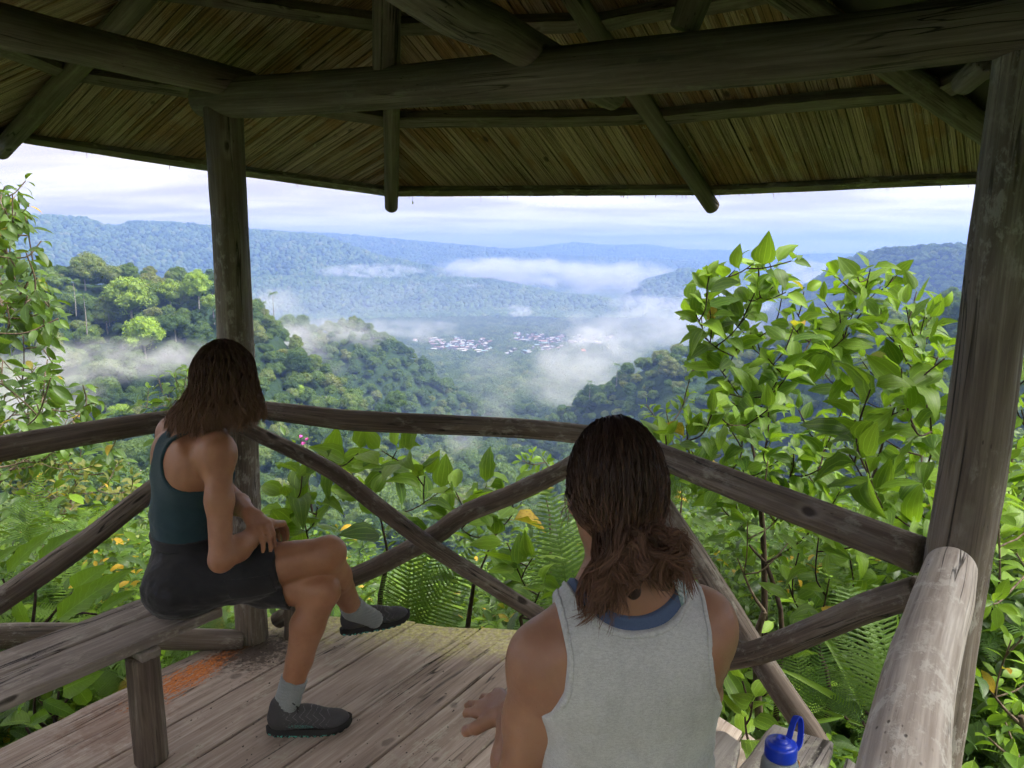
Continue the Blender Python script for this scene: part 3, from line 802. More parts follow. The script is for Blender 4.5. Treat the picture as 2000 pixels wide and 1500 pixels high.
# bright yellow-green crowns and other standouts, where the photograph shows them
BRIGHT = [(250, 556, 372, 1.75), (385, 545, 375, 1.15), (415, 575, 365, 1.0), (280, 632, 345, 1.45), (330, 560, 380, 1.0), (235, 790, 300, .7), (560, 735, 360, .8), (580, 760, 350, .7)]
def add_tree(px, py, pz, mesh, trunk, s, tint, rot, label, group, cat='tree', name='forest_tree'):
    e = bpy.data.objects.new(name, None); COL.objects.link(e)
    e.location = (px, py, pz); e.rotation_euler = (0, 0, rot); e.scale = (s, s, s)
    for nm, me in (('crown', mesh), ('trunk', trunk)):
        c = bpy.data.objects.new(nm, me); COL.objects.link(c); c.parent = e; c['tint'] = float(tint)
    tag(e, label, cat, group)
    return e
for i in np.nonzero(isbig)[0]:
    left = uu[i] < 1000
    tone = 'dark green' if ti[i] < .2 else 'mid-green' if ti[i] < .38 else 'olive green'
    size_ = 'big' if sc_[i] > 1. else 'medium-sized' if sc_[i] > .7 else 'small'
    vv_ = 750 + FPX * math.tan(math.atan2(CAM_H - z[i] - up_[i] - 4, d[i]) - PITCH)
    lvl = 'upper' if vv_ < 590 else 'middle' if vv_ < 690 else 'lower'
    if left and d[i] < 470: lab, gr = f'{size_} {tone} rainforest tree on the {lvl} slope of the hill beside the corner post', f'{size_} {tone} trees, {lvl} slope of the near left hill'
    elif left: lab, gr = f'{size_} {tone} rainforest tree on the misty second ridge beyond the front rail', f'{size_} {tone} trees on the second left ridge'
    else: lab, gr = f'{size_} {tone} rainforest tree on the {lvl} slope of the hill behind the broad-leaved shrubs', f'{size_} {tone} trees, {lvl} slope of the near right hill'
    add_tree(x[i], y[i], z[i] + up_[i], CROWNS[i % 6], TRUNK, sc_[i], ti[i], RNG.uniform(0, 6.28), lab, gr)
for k, (u, v, dd, s) in enumerate(BRIGHT):
    r = ray(u, v); hd = math.hypot(r.x, r.y); p = Vector((0, 0, CAM_H)) + r * (dd / hd)
    add_tree(p.x, p.y, p.z - 4.5 * s, CROWNS[(k * 2 + 1) % 6], TRUNK, s, .80 + .07 * (k % 2), k * 1.3,
             ['bright yellow-green domed tree high on the left hill', 'small lime-green crown beside the corner post, upper of two', 'lime-green crown beside the corner post, lower of two',
              'bright lime-green spreading tree midway down the left hill', 'pale green crown between the two brightest trees of the left hill', 'light green crown low on the left slope above the woman\'s shoulder', 'yellow-green crown right of the seated woman\'s hair, upper', 'yellow-green crown right of the seated woman\'s hair, lower'][k], None)
for k, (u, v, dd, s) in enumerate([(142, 548, 370, 1.), (163, 578, 352, 1.05), (210, 590, 372, .7), (533, 573, 392, .9), (515, 590, 388, .55), (1205, 712, 470, .9), (1152, 745, 480, .8), (60, 560, 380, .8)]):
    r = ray(u, v); hd = math.hypot(r.x, r.y); p = Vector((0, 0, CAM_H)) + r * (dd / hd)
    add_tree(p.x, p.y, p.z, PALMS[k % 2], PTRUNK, s, .33, k,
             ['tall palm on the left hill, upper of the pale-stemmed pair', 'tall palm with a long pale stem, lower of the pair on the left hill', 'short palm right of the pale-stemmed pair on the left hill', 'lone palm standing clear above the ridge right of the corner post', 'low palm at the foot of the lone ridge palm', 'palm on the crest of the right hill behind the front rail', 'palm on the falling edge of the right hill', 'palm half hidden by the leafy tree at the picture edge'][k], None, 'palm', 'palm_tree')
o = ~isbig
forest_stuff('near_forest', x[o], y[o], z[o] + up_[o] - 1., sc_[o], ti[o], CROWNS, 'green rainforest canopy covering the near hills and valley slopes')
x, y, z = scatter(720, 2300, lambda d: 10. + d * .001)
HOUSES = []
for (u0, u1, v0, v1, cnt_) in ((806, 870, 655, 670, 26), (845, 905, 655, 686, 70), (900, 960, 662, 692, 56), (1005, 1100, 650, 664, 60), (1050, 1200, 652, 669, 64), (1040, 1100, 671, 686, 24), (980, 1040, 685, 696, 10)):
    for q in range(cnt_):
        pt = at_z(RNG.uniform(u0, u1), RNG.uniform(v0, v1) + 0., -186.)
        if all((pt.x - h[0]) ** 2 + (pt.y - h[1]) ** 2 > 70 for h in HOUSES): HOUSES.append((pt.x, pt.y, u0))
pt = at_z(1140, 689, -186.); HOUSES.append((pt.x, pt.y, -1))
HX = np.array([h[:2] for h in HOUSES]); keep = np.ones(len(x), bool)
for hx, hy in HX:                                   # clear the plots and a sight line in front of them
    dx_, dy_ = x - hx, y - hy; L_ = math.hypot(hx, hy); al = (dx_ * hx + dy_ * hy) / L_; ac = (dx_ * hy - dy_ * hx) / L_
    keep &= ~((np.abs(ac) < 8) & (al < 8) & (al > -40))
x, y, z = x[keep], y[keep], z[keep]
n = len(x); print('mid forest', n, 'houses', len(HOUSES))
forest_stuff('valley_forest', x, y, z + RNG.uniform(1, 6, n), RNG.uniform(.75, 1.35, n), tints(x, y, n), MIDS, 'hazy green forest on the valley floor and right mountain')
x, y, z = scatter(2300, 7000, lambda d: 13. + (d - 2300) * .004)
n = len(x); print('far forest', n)
forest_stuff('mountain_forest', x, y, z + RNG.uniform(-1, 5, n), RNG.uniform(1.1, 1.7, n) * (1 + (np.hypot(x, y) - 2300) * .00022), tints(x, y, n) * .9, BLOBS, 'blue hazy forest on the far mountain ridges')

# the town: small houses, each its own
m, t, out = new_mat('house_wall'); principled(t, out, t.mix(t.add('ShaderNodeObjectInfo').outputs['Random'], (.18, .17, .16), (.24, .22, .20)), .9); M_HWALL = m
m, t, out = new_mat('house_roof'); rn = t.add('ShaderNodeObjectInfo').outputs['Random']
principled(t, out, t.ramp(rn, [(.0, (.40, .40, .41)), (.25, (.31, .31, .32)), (.38, (.24, .12, .09)), (.58, (.34, .25, .22)), (.8, (.20, .31, .31)), (.92, (.40, .38, .33))], 'CONSTANT'), .6); M_HROOF = m
m, t, out = new_mat('orange_roof'); principled(t, out, (.55, .12, .04), .6); M_OROOF = m
def house_mesh(w, d, h, r, roofm):
    V = [(-w, -d, -3), (w, -d, -3), (w, d, -3), (-w, d, -3), (-w, -d, h), (w, -d, h), (w, d, h), (-w, d, h), (-w * 1.08, -d * 1.15, h - .15), (w * 1.08, -d * 1.15, h - .15), (w * 1.08, d * 1.15, h - .15), (-w * 1.08, d * 1.15, h - .15), (-w * 1.08, 0, h + r), (w * 1.08, 0, h + r)]
    F = [(0, 1, 5, 4), (1, 2, 6, 5), (2, 3, 7, 6), (3, 0, 4, 7), (8, 9, 13, 12), (10, 11, 12, 13), (9, 10, 13), (11, 8, 12)]
    me = bpy.data.meshes.new('house'); me.from_pydata(V, [], F); me.materials.append(M_HWALL); me.materials.append(roofm)
    for i, p in enumerate(me.polygons): p.material_index = 1 if i >= 4 else 0
    return me
HM = [house_mesh(4.2, 2.8, 3.0, 1.3, M_HROOF), house_mesh(5, 3, 5.2, 1.2, M_HROOF), house_mesh(3.2, 2.5, 2.8, 1.2, M_HROOF), house_mesh(7.5, 3.2, 3.6, 1.2, M_HROOF)]
for k, (hx, hy, cl_) in enumerate(HOUSES):
    zz = float(height(np.array([hx]), np.array([hy]))[0])
    o = bpy.data.objects.new('house', house_mesh(11, 4.5, 4., 1.6, M_OROOF) if cl_ == -1 else HM[int(RNG.integers(4))]); COL.objects.link(o)
    o.location = (hx, hy, zz + 2.5); o.rotation_euler = (0, 0, RNG.choice([.25, .25 + 1.57]) + RNG.normal(0, .12))
    if cl_ == -1: tag(o, 'long hall with a bright orange roof below the valley town', 'house')
    elif cl_ < 985: tag(o, 'small pale-roofed house in the western cluster of the distant valley town', 'house', 'houses of the town\'s western cluster')
    elif cl_ == 985: tag(o, 'small house in the outlying row nearest the lookout, below the valley town', 'house', 'outlying houses below the town')
    else: tag(o, 'small white-roofed house in the eastern cluster of the distant valley town', 'house', 'houses of the town\'s eastern cluster')

# ------------------------------------------------------------------ air: even haze and banks of valley mist
def volume_mat(name, density, color, hetero=None, aniso=0.):
    m, t, out = new_mat(name)
    v = t.add('ShaderNodeVolumePrincipled')
    v.inputs['Color'].default_value = (*color, 1); v.inputs['Anisotropy'].default_value = aniso
    if hetero is None: v.inputs['Density'].default_value = density
    else: t.l.new(hetero(t), v.inputs['Density'])
    t.l.new(v.outputs[0], out.inputs['Volume'])
    return m
M_HAZE = volume_mat('haze_air', 2.8e-4, (.29, .455, 1.0), None, .2)
bm = bmesh.new(); bmesh.ops.create_cube(bm, size=1)
me = bpy.data.meshes.new('haze'); bm.to_mesh(me); bm.free()
ztop = float(GV[:, 2].max()) + 28; zbot = float(GV[:, 2].min()) - 1.
for v in me.vertices: v.co = (v.co.x * 15600, v.co.y * 15600, zbot if v.co.z < 0 else ztop)
haze = link('haze', me, M_HAZE); tag(haze, 'thin blue morning haze filling the whole valley', None, None, 'stuff')
def mist_mat(seed, dens, asp):
    """soft-edged wisps: fine noise in even proportions, fading to nothing well inside the bank's own hull"""
    def het(t):
        oc = t.add('ShaderNodeTexCoord').outputs['Object']
        fall = t.remap(t.math('SUBTRACT', 1., t.vmath('DOT_PRODUCT', oc, oc)), 0., .85)
        q = t.vmath('ADD', t.scale(oc, (asp * .62, .8, 1.)), (seed * 3.7, seed * 1.9, seed * 5.1))
        warp = t.noise(q, 1.3, 2., .5, 0., 1)
        q2 = t.vmath('ADD', q, t.vmath('SCALE', t.vmath('SUBTRACT', warp, (.5, .5, .5)), .9))
        n = t.noise(q2, 1.45, 6., .62)
        w = t.remap(t.math('ADD', n, t.math('MULTIPLY', t.math('SUBTRACT', fall, 1.), .34)), .30, .74)
        return t.math('MULTIPLY', t.math('MULTIPLY', t.math('POWER', w, 1.4), t.math('MULTIPLY', fall, fall)), dens)
    return volume_mat('valley_mist', 0, (.96, .97, 1.0), het, .0)
MISTS = [  # u, v, distance, half width px, half height px, half depth m, optical strength, seed
 (1020, 533, 2860, 190, 34, 200, 2.3, 1), (1190, 545, 2900, 150, 42, 200, 2.3, 16), (930, 520, 2900, 80, 20, 120, 1.7, 2), (720, 530, 2850, 120, 17, 120, 1.2, 3),
 (1015, 608, 2300, 30, 17, 60, 1.3, 4), (600, 680, 520, 140, 66, 46, .85, 5), (700, 650, 620, 90, 40, 40, .5, 17), (545, 600, 470, 60, 55, 36, .45, 6),
 (200, 705, 300, 200, 46, 28, .65, 7), (370, 690, 330, 90, 30, 26, .4, 18), (1110, 735, 640, 120, 75, 60, .85, 8), (1180, 680, 900, 110, 50, 80, .7, 19), (1270, 640, 1300, 240, 44, 130, .8, 9),
 (1380, 610, 1900, 170, 36, 130, 1.0, 10), (960, 760, 620, 70, 90, 50, .28, 11), (1590, 535, 2750, 90, 30, 130, 1.2, 12),
 (660, 590, 1500, 220, 40, 110, .12, 13), (20, 790, 150, 160, 70, 24, .8, 14), (905, 850, 420, 45, 60, 26, .25, 15),
 (860, 562, 2700, 130, 11, 80, .9, 20), (1255, 590, 2500, 90, 18, 80, .9, 21), (670, 556, 2700, 80, 12, 80, .8, 22), (790, 640, 1500, 130, 20, 70, .4, 23), (1420, 575, 2600, 110, 20, 100, .9, 24), (840, 650, 900, 60, 26, 40, .3, 25)]
ms = bmesh.new(); bmesh.ops.create_icosphere(ms, subdivisions=3, radius=1.0)
for k, (u, v, dd, hw, hh, hd_, st, sdv) in enumerate(MISTS):
    r = ray(u, v); h = math.hypot(r.x, r.y); p = Vector((0, 0, CAM_H)) + r * (dd / h)
    me = bpy.data.meshes.new('mist_bank'); ms.to_mesh(me)
    o = link('mist_bank', me, mist_mat(sdv, st * 1.7 / hd_, hw / hh))
    o.location = p; o.scale = (hw / FPX * dd * 1.35, hd_, hh / FPX * dd * 1.35); o.rotation_euler = (0, 0, -math.atan2(p.x, p.y))
    tag(o, 'white wisp of morning mist drifting over the forest', None, None, 'stuff')
ms.free()
# a thin white layer lying in the valley bottom
bm = bmesh.new(); bmesh.ops.create_cube(bm, size=1)
me = bpy.data.meshes.new('valley_mist_layer'); bm.to_mesh(me); bm.free()
for v in me.vertices: v.co = (v.co.x * 5200, 1450 + v.co.y * 2500, -230. if v.co.z < 0 else -72.)
o = link('valley_mist_layer', me, volume_mat('thin_valley_mist', 1.0e-4, (.93, .96, 1.0))); tag(o, 'thin white mist lying along the valley floor', None, None, 'stuff')
# ------------------------------------------------------------------ near plants
def plant_mat(name, young, old, veins='melastome', trans=.45, rough=.46, spots=.0, yellow=.012, spec=.38):
    """leaf: tint by leaf, veins from the blade's own coordinates (t across -1..1, s along 0..1)"""
    m, t, out = new_mat(name)
    lf = t.attr('lf').outputs['Vector']; ta, sa, _ = t.sep(lf)
    rnd = t.add('ShaderNodeObjectInfo').outputs['Random']
    rr = t.math('ADD', t.math('MULTIPLY', rnd, .8), t.math('MULTIPLY', t.attr('tint', 'INSTANCER').outputs['Fac'], .5))
    col = t.ramp(rr, [(.05, old), (.55, tuple((a + b) / 2 for a, b in zip(young, old))), (.95, young)])
    col = t.mix(t.remap(t.noise(t.vmath('ADD', t.scale(lf, (1.5, 3, 1)), t.comb(t.math('MULTIPLY', rnd, 90.), 0., 0.)), 2., 4., .6), .5, .75, 0., .35), col, tuple(c * .6 for c in old))
    at_ = t.math('ABSOLUTE', ta)
    if veins == 'melastome':
        v1 = t.remap(at_, .02, .055, 1., 0.)
        v2 = t.remap(t.math('ABSOLUTE', t.math('SUBTRACT', at_, .52)), .02, .05, 1., 0.)
        v3 = t.remap(t.math('ABSOLUTE', t.math('SUBTRACT', at_, .86)), .015, .04, .6, 0.)
        v = t.math('MAXIMUM', t.math('MAXIMUM', v1, v2), v3)
        cr = t.math('ABSOLUTE', t.math('SUBTRACT', t.math('FRACT', t.math('ADD', t.math('MULTIPLY', sa, 26.), t.math('MULTIPLY', at_, 3.))), .5))
        fine = t.remap(cr, .0, .16, .45, 0.)
    else:
        v = t.remap(at_, .02, .07, 1., 0.)
        cr = t.math('ABSOLUTE', t.math('SUBTRACT', t.math('FRACT', t.math('SUBTRACT', t.math('MULTIPLY', sa, 11.), t.math('MULTIPLY', at_, 2.2))), .5))
        fine = t.remap(cr, .0, .12, .6, 0.)
    vv = t.math('MAXIMUM', v, fine)
    col = t.mix(t.math('MULTIPLY', vv, .35), col, tuple(min(1, c * 1.7 + .05) for c in young))
    # a few ageing leaves go yellow-brown
    yl = t.remap(t.math('FRACT', t.math('MULTIPLY', rnd, 37.31)), 1. - yellow, 1. - yellow + .004, 0., 1.)
    yc = t.ramp(t.noise(t.scale(lf, (2, 4, 1)), 2.5, 4., .7), [(.4, (.42, .22, .02)), (.55, (.62, .42, .04)), (.7, (.20, .10, .02))])
    col = t.mix(yl, col, yc)
    b = t.add('ShaderNodeBsdfPrincipled'); t.put(b.inputs['Base Color'], col); b.inputs['Roughness'].default_value = rough
    b.inputs['Specular IOR Level'].default_value = spec
    t.put(b.inputs['Normal'], t.bump(t.math('MULTIPLY', vv, -1.), .35, .004))
    tr = t.add('ShaderNodeBsdfTranslucent'); t.put(tr.inputs[0], t.mix(.5, col, (.30, .50, .02)))
    mx = t.add('ShaderNodeMixShader'); mx.inputs[0].default_value = trans
    t.l.new(b.outputs[0], mx.inputs[1]); t.l.new(tr.outputs[0], mx.inputs[2]); t.l.new(mx.outputs[0], out.inputs['Surface'])
    return m
M_MEL = plant_mat('melastome_leaf', (.20, .345, .018), (.034, .092, .014), trans=.40)
M_GLOSSY = plant_mat('small_glossy_leaf', (.10, .19, .022), (.022, .055, .014), 'pinnate', .3, .4, yellow=.012)
M_YOUNG = plant_mat('young_light_leaf', (.24, .40, .03), (.09, .19, .02), 'pinnate', .45, .45, yellow=.02)
M_FERN = plant_mat('fern_leaf', (.15, .27, .03), (.04, .10, .02), 'pinnate', .35, .5, yellow=.02)
M_AROID = plant_mat('broad_aroid_leaf', (.19, .36, .03), (.06, .16, .022), 'pinnate', .42, .4, yellow=.0)
M_AUTUMN = plant_mat('yellowing_leaf', (.25, .23, .05), (.10, .13, .03), 'pinnate', .35, .5, yellow=.05)
def bark(name, a, b):
    m, t, out = new_mat(name)
    p = t.add('ShaderNodeNewGeometry').outputs['Position']
    principled(t, out, t.ramp(t.noise(t.scale(p, (60, 60, 22)), 1., 4., .7), [(.35, a), (.65, b)]), .85, t.bump(t.noise(p, 90., 3.), .4, .004), .3)
    return m
M_STEM = bark('dark_stem', (.022, .014, .010), (.07, .045, .03))
M_BARK = bark('brown_shrub_bark', (.06, .042, .028), (.20, .15, .105))

def leaf_mesh(name, mat, L=1., W=.5, shape='ovate', nu=4, nv=7, fold=.18, droop=.35, wave=0., curl=0., petiole=.14, seed=0):
    """blade along +y, normal +z; base at the stalk's foot"""
    rg = np.random.default_rng(seed)
    s = np.linspace(0, 1, nv + 1); tt = np.linspace(-1, 1, nu + 1)
    if shape == 'ovate': w = np.sin(np.pi * s ** .72) ** .85 * (1 - .25 * s)
    elif shape == 'ellip': w = np.sin(np.pi * s) ** .8
    elif shape == 'lance': w = np.sin(np.pi * s ** .8) ** .75 * (1 - .15 * s)
    elif shape == 'heart': w = np.where(s < .12, .55 + 3. * s, 1.) * np.cos(np.pi / 2 * np.clip((s - .1) / .9, 0, 1)) ** .75
    w[-1] = 0.015; w[0] = max(w[0], .03)
    V, A = [], []
    for i, si in enumerate(s):
        ang = droop * si
        y = L * (petiole + (math.sin(droop * si) / droop if abs(droop) > 1e-3 else si)); z = -L * (1 - math.cos(droop * si)) / (droop if abs(droop) > 1e-3 else 1)
        for tj in tt:
            hw = w[i] * W / 2
            V.append((tj * hw * (1 - .15 * abs(fold)), y, z + abs(tj) ** 1.4 * hw * fold * 1.6 + wave * hw * math.sin(si * 21 + tj * 2.) * abs(tj) + curl * (tj * hw) * si))
            A.append((tj, si, 0))
    k = nu + 1
    F = [(i * k + j, i * k + j + 1, (i + 1) * k + j + 1, (i + 1) * k + j) for i in range(nv) for j in range(nu)]
    # stalk
    o = len(V); r = .012 * L
    for yy, zz in ((0, 0), (L * petiole * 1.02, 0)):
        for a in range(3): V.append((r * math.cos(a * 2.09), yy, zz + r * math.sin(a * 2.09) - r)); A.append((0, .02, 0))
    F += [(o + a, o + (a + 1) % 3, o + 3 + (a + 1) % 3, o + 3 + a) for a in range(3)]
    return mesh_np(name, np.array(V), np.array(F), True, {'lf': ('FLOAT_VECTOR', A)}, mat)
LM_MEL = [leaf_mesh('leaf', M_MEL, 1, W_, 'ovate', fold=f, droop=d, wave=w, curl=c, seed=i) for i, (f, d, w, c, W_) in enumerate([(.20, .5, .05, .0, .64), (.30, .8, .1, .12, .58), (.10, .3, .06, -.12, .70), (.45, 1.2, .10, .05, .60), (-.14, .8, .14, .0, .62), (.25, -.35, .06, .25, .56), (.55, .6, .12, -.2, .66), (.15, 1.5, .15, .1, .54)])]
LM_SMALL = [leaf_mesh('leaf', M_GLOSSY, 1, .42, 'ellip', 2, 5, f, d, 0, c) for f, d, c in ((.2, .5, .1), (.35, .9, -.1), (.1, 1.2, .0))]
LM_YOUNG = [leaf_mesh('leaf', M_YOUNG, 1, .46, 'ellip', 2, 5, f, d, 0, c) for f, d, c in ((.2, .4, .1), (.35, .8, -.1), (.1, .2, .0))]
LM_AUT = [leaf_mesh('leaf', M_AUTUMN, 1, .42, 'ellip', 2, 4, f, d, 0, c) for f, d, c in ((.2, .5, .1), (.35, .9, -.1))]
LM_AROID = [leaf_mesh('leaf', M_AROID, 1, .30, 'lance', 4, 12, .35, .55, .35, 0), leaf_mesh('leaf', M_AROID, 1, .36, 'lance', 4, 12, .25, .9, .25, .1), leaf_mesh('leaf', M_AROID, 1, .62, 'heart', 4, 10, .25, .7, .15, 0)]
LM_STRAP = [leaf_mesh('leaf', M_YOUNG, 1, .08, 'lance', 2, 8, .6, d, 0, 0, .02) for d in (.7, 1.3)]

def frond_arrays(n=26, L=1., W=.34, droop=1.0, sub=True, seed=0):
    rg = np.random.default_rng(seed); V, F, A = [], [], []
    def pos(s): return np.array([0, L * math.sin(droop * s) / droop, -L * (1 - math.cos(droop * s)) / droop])
    for i in range(24):
        s0, s1 = i / 24, (i + 1) / 24; o = len(V); r = .006 * L
        for p, q in ((pos(s0), r * (1 - s0 * .7)), (pos(s1), r * (1 - s1 * .7))):
            for a in range(3): V.append(p + q * np.array([math.cos(a * 2.09), 0, math.sin(a * 2.09)])); A.append((0, s0, 0))
        F += [(o + a, o + (a + 1) % 3, o + 3 + (a + 1) % 3, o + 3 + a) for a in range(3)]
    for i in range(n):
        s = .16 + .83 * (i / (n - 1)); p = pos(s); T = pos(s + .01) - pos(s); T /= np.linalg.norm(T); up = np.cross(np.array([1., 0, 0]), T)
        ln = W * min(1., (s - .08) * 4.2) * (1 - ((s - .16) / .84) ** 1.7 * .93) + .006
        for sg in (-1, 1):
            d = np.array([sg, 0, 0]) * .93 + T * .36; d /= np.linalg.norm(d)
            dn = -.16 + rg.uniform(-.12, .06)
            nseg = 9; hw = .5 * .83 / n * L * .66
            prev = None
            for k in range(nseg + 1):
                q = k / nseg; c = p + d * ln * q + up * ln * (dn * q * q + .05 * q)
                w = hw * (1 - q ** 2.2) + .0008
                if sub: w *= 1.0 if k % 2 == 0 else .62
                o = len(V); V += [c - T * w, c + up * w * .25, c + T * w]; A += [(-1, q, 0), (0, q, 0), (1, q, 0)]
                if prev is not None: F += [(prev, prev + 1, o + 1, o), (prev + 1, prev + 2, o + 2, o + 1)]
                prev = o
    return np.array(V), np.array(F), np.array(A)
FROND = []
for k, (w, d) in enumerate(((.26, 1.0), (.22, 1.5), (.30, .7))):
    V, F, A = frond_arrays(26, 1., w, d, True, k); FROND.append(mesh_np('frond', V, F, True, {'lf': ('FLOAT_VECTOR', A)}, M_FERN))

def orient(p, d, n, s):
    """matrix: blade along d, face towards n"""
    d = Vector(d).normalized(); n = Vector(n); x = d.cross(n)
    if x.length < 1e-4: x = d.orthogonal()
    x.normalize(); z = x.cross(d)
    return Matrix(((x.x * s, d.x * s, z.x * s, p[0]), (x.y * s, d.y * s, z.y * s, p[1]), (x.z * s, d.z * s, z.z * s, p[2]), (0, 0, 0, 1)))
def add_leaf(name, me, parent, M, tint=None):
    o = bpy.data.objects.new(name, me); COL.objects.link(o)
    if parent is not None:
        o.parent = parent; M = Matrix.Translation(-WLOC[parent.name]) @ M
    o.matrix_local = M
    if tint is not None: o['tint'] = float(tint)
    return o
UP = Vector((0, 0, 1))
def rv(s=1.): return Vector(RNG.normal(0, s, 3))
def shrub(name, label, base, tips, meshes, size, pairs=5, spread=.55, trunk_r=.012, tip_r=.0028, mat=None, group=None, droop=.0, crown_up=.35, branch=.45, cat='shrub', upright=True, face=.45):
    """stems fork towards each tip, leaves in crossed pairs along the last stretch of every stem"""
    base = Vector(base); e = empty(name, base); tag(e, label, cat, group)
    tips = [Vector(t) for t in tips]; mean = sum(tips, Vector()) / len(tips)
    hub = base.lerp(mean, branch) + rv(.02)
    p0 = [base - Vector((0, 0, .2)), base.lerp(hub, .5) + rv(.03), hub]
    parts = [tube_arrays(p0, [trunk_r * 1.2, trunk_r, trunk_r * .8], 7, 8)]
    C, _ = resample(p0, 12); nodes = [(Vector(c), 1, trunk_r * .8) for c in C[5:]]
    leaves = 0
    for tip in sorted(tips, key=lambda q: (q - hub).length):
        best = min(nodes, key=lambda nd: (tip - nd[0]).length + max(0, nd[0].z - tip.z + .02) * 3 + .02 * nd[1])
        k, lev, rk_ = best
        dist = (tip - k).length
        mid = k.lerp(tip, .5) + Vector((0, 0, -.10 * dist)) + rv(.05 * dist)
        pts = [k, mid, tip]; C, _ = resample(pts, 28); r0 = max(tip_r * 1.3, rk_ * .72)
        parts.append(tube_arrays(pts, [r0, (r0 + tip_r) / 2, tip_r], 5, 9))
        for q in range(7, 22, 4): nodes.append((Vector(C[q]), lev + 1, r0 * (1 - q / 40)))
        seg = np.concatenate([[0], np.cumsum(np.linalg.norm(np.diff(C, axis=0), axis=1))]); T = np.gradient(C, axis=0)
        a0 = RNG.uniform(0, 3.14)
        for j in range(pairs):
            back = seg[-1] - j * size * (.42 if cat == 'shrub' else .30) - (0 if j == 0 else size * .1)
            if back < seg[-1] * .12: break
            i = int(np.clip(np.searchsorted(seg, back), 0, 27)); p = Vector(C[i]); tv = Vector(T[i]).normalized()
            ax = tv.orthogonal().normalized(); ax.rotate(Quaternion(tv, a0 + j * 1.57 + RNG.uniform(-.3, .3)))
            for sg in (-1, 1):
                if RNG.uniform() < .07: continue
                lift = crown_up * (2.6 if j == 0 and upright else 1.6 if j == 1 and upright else 1.0)
                d = (ax * sg + tv * lift + Vector((0, 0, .1 - .25 * j / pairs - droop * 2.2)) + rv(.2)).normalized()
                nrm = UP * (.75 - droop) + tv * .35 + rv(.42) + Vector((0, -face * RNG.uniform(-.2, 1.6), 0))
                s = size * RNG.uniform(.7, 1.12) * (.75 if j == 0 else 1.)
                add_leaf('leaf', meshes[int(RNG.integers(len(meshes)))], e, orient(p, d, nrm, s), .45 if j == 0 else (.25 if j == 1 else RNG.uniform(-.15, .2)))
                leaves += 1
    V, F, wc = merge(parts)
    link('stem', mesh_np('stem', V, F, True, None, mat or M_STEM), None, e)
    return e, leaves
def tipset(lst, y, dy=.25, extra=0.):
    lst = list(lst) + [(u + RNG.uniform(-28, 28), v + RNG.uniform(-12, 40)) for u, v in lst if RNG.uniform() < extra]
    return [at_y(u, v, y + RNG.uniform(-dy, dy)) for u, v in lst]

cnt = 0
# right-hand melastome shrubs
_, c = shrub('broadleaf_shrub', 'tall broad-leaved shrub with light green upright leaves right of the grey-shirted woman', at_y(1495, 1290, 3.7),
    tipset([(1345, 590), (1385, 540), (1435, 528), (1480, 520), (1500, 500), (1545, 510), (1570, 570), (1415, 610), (1465, 650), (1530, 620), (1590, 650), (1450, 575), (1510, 560), (1560, 690), (1500, 700), (1370, 620), (1400, 570), (1530, 560), (1575, 620), (1440, 680), (1480, 590), (1550, 640), (1390, 700), (1520, 740), (1450, 740), (1575, 730)], 3.7, .3, .6), LM_MEL, .152, 6, .38, .016, branch=.55); cnt += c
_, c = shrub('broadleaf_shrub', 'broad-leaved shrub with one large yellow-orange leaf, next to the right post', at_y(1690, 1330, 4.1),
    tipset([(1610, 590), (1645, 550), (1675, 540), (1700, 525), (1745, 540), (1790, 570), (1830, 600), (1600, 640), (1720, 600), (1660, 650), (1790, 650), (1840, 680), (1750, 660), (1690, 590), (1640, 610), (1720, 560), (1770, 600), (1810, 620), (1620, 680), (1680, 700), (1740, 720), (1800, 720), (1640, 740), (1760, 760)], 4.1, .3, .6), LM_MEL, .172, 6, .38, .016, branch=.6); cnt += c
add_leaf('leaf', leaf_mesh('leaf', M_AUTUMN, 1, .75, 'ovate', 4, 7, .1, .4, .1), bpy.data.objects['broadleaf_shrub.001'], orient(at_y(1690, 690, 3.5), (.75, -.1, -.45), (-.1, -1, .3), .14), .9)
_, c = shrub('broadleaf_shrub', 'large-leaved shrub with ribbed glossy leaves leaning against the right post', at_y(1830, 1300, 2.7),
    tipset([(1760, 720), (1700, 760), (1810, 790), (1845, 700), (1730, 860), (1690, 900), (1650, 870), (1770, 930), (1740, 1000), (1820, 880), (1830, 980), (1780, 830), (1670, 820), (1710, 960), (1790, 1030)], 2.7, .25, .6), LM_MEL, .175, 5, .42, .014, branch=.5); cnt += c
_, c = shrub('broadleaf_shrub', 'lower sprawling shrub behind the right rail, between woman and post', at_y(1520, 1330, 3.2),
    tipset([(1300, 850), (1340, 830), (1390, 810), (1450, 850), (1400, 880), (1500, 860), (1550, 880), (1610, 850), (1580, 930), (1640, 960), (1480, 930), (1650, 790), (1560, 800), (1350, 880), (1430, 920), (1520, 900), (1600, 900), (1370, 930), (1450, 980), (1550, 980), (1610, 1010), (1500, 800), (1420, 780)], 3.3, .3, .4), LM_MEL, .125, 6, .45, .012, branch=.5); cnt += c
_, c = shrub('broadleaf_shrub', 'small-leaved shrub below the right rail', at_y(1600, 1420, 2.6),
    tipset([(1560, 1080), (1600, 1040), (1660, 1090), (1700, 1060), (1620, 1130), (1680, 1150), (1540, 1140), (1590, 1190)], 2.7, .2), LM_MEL, .13, 4, .5, .009); cnt += c
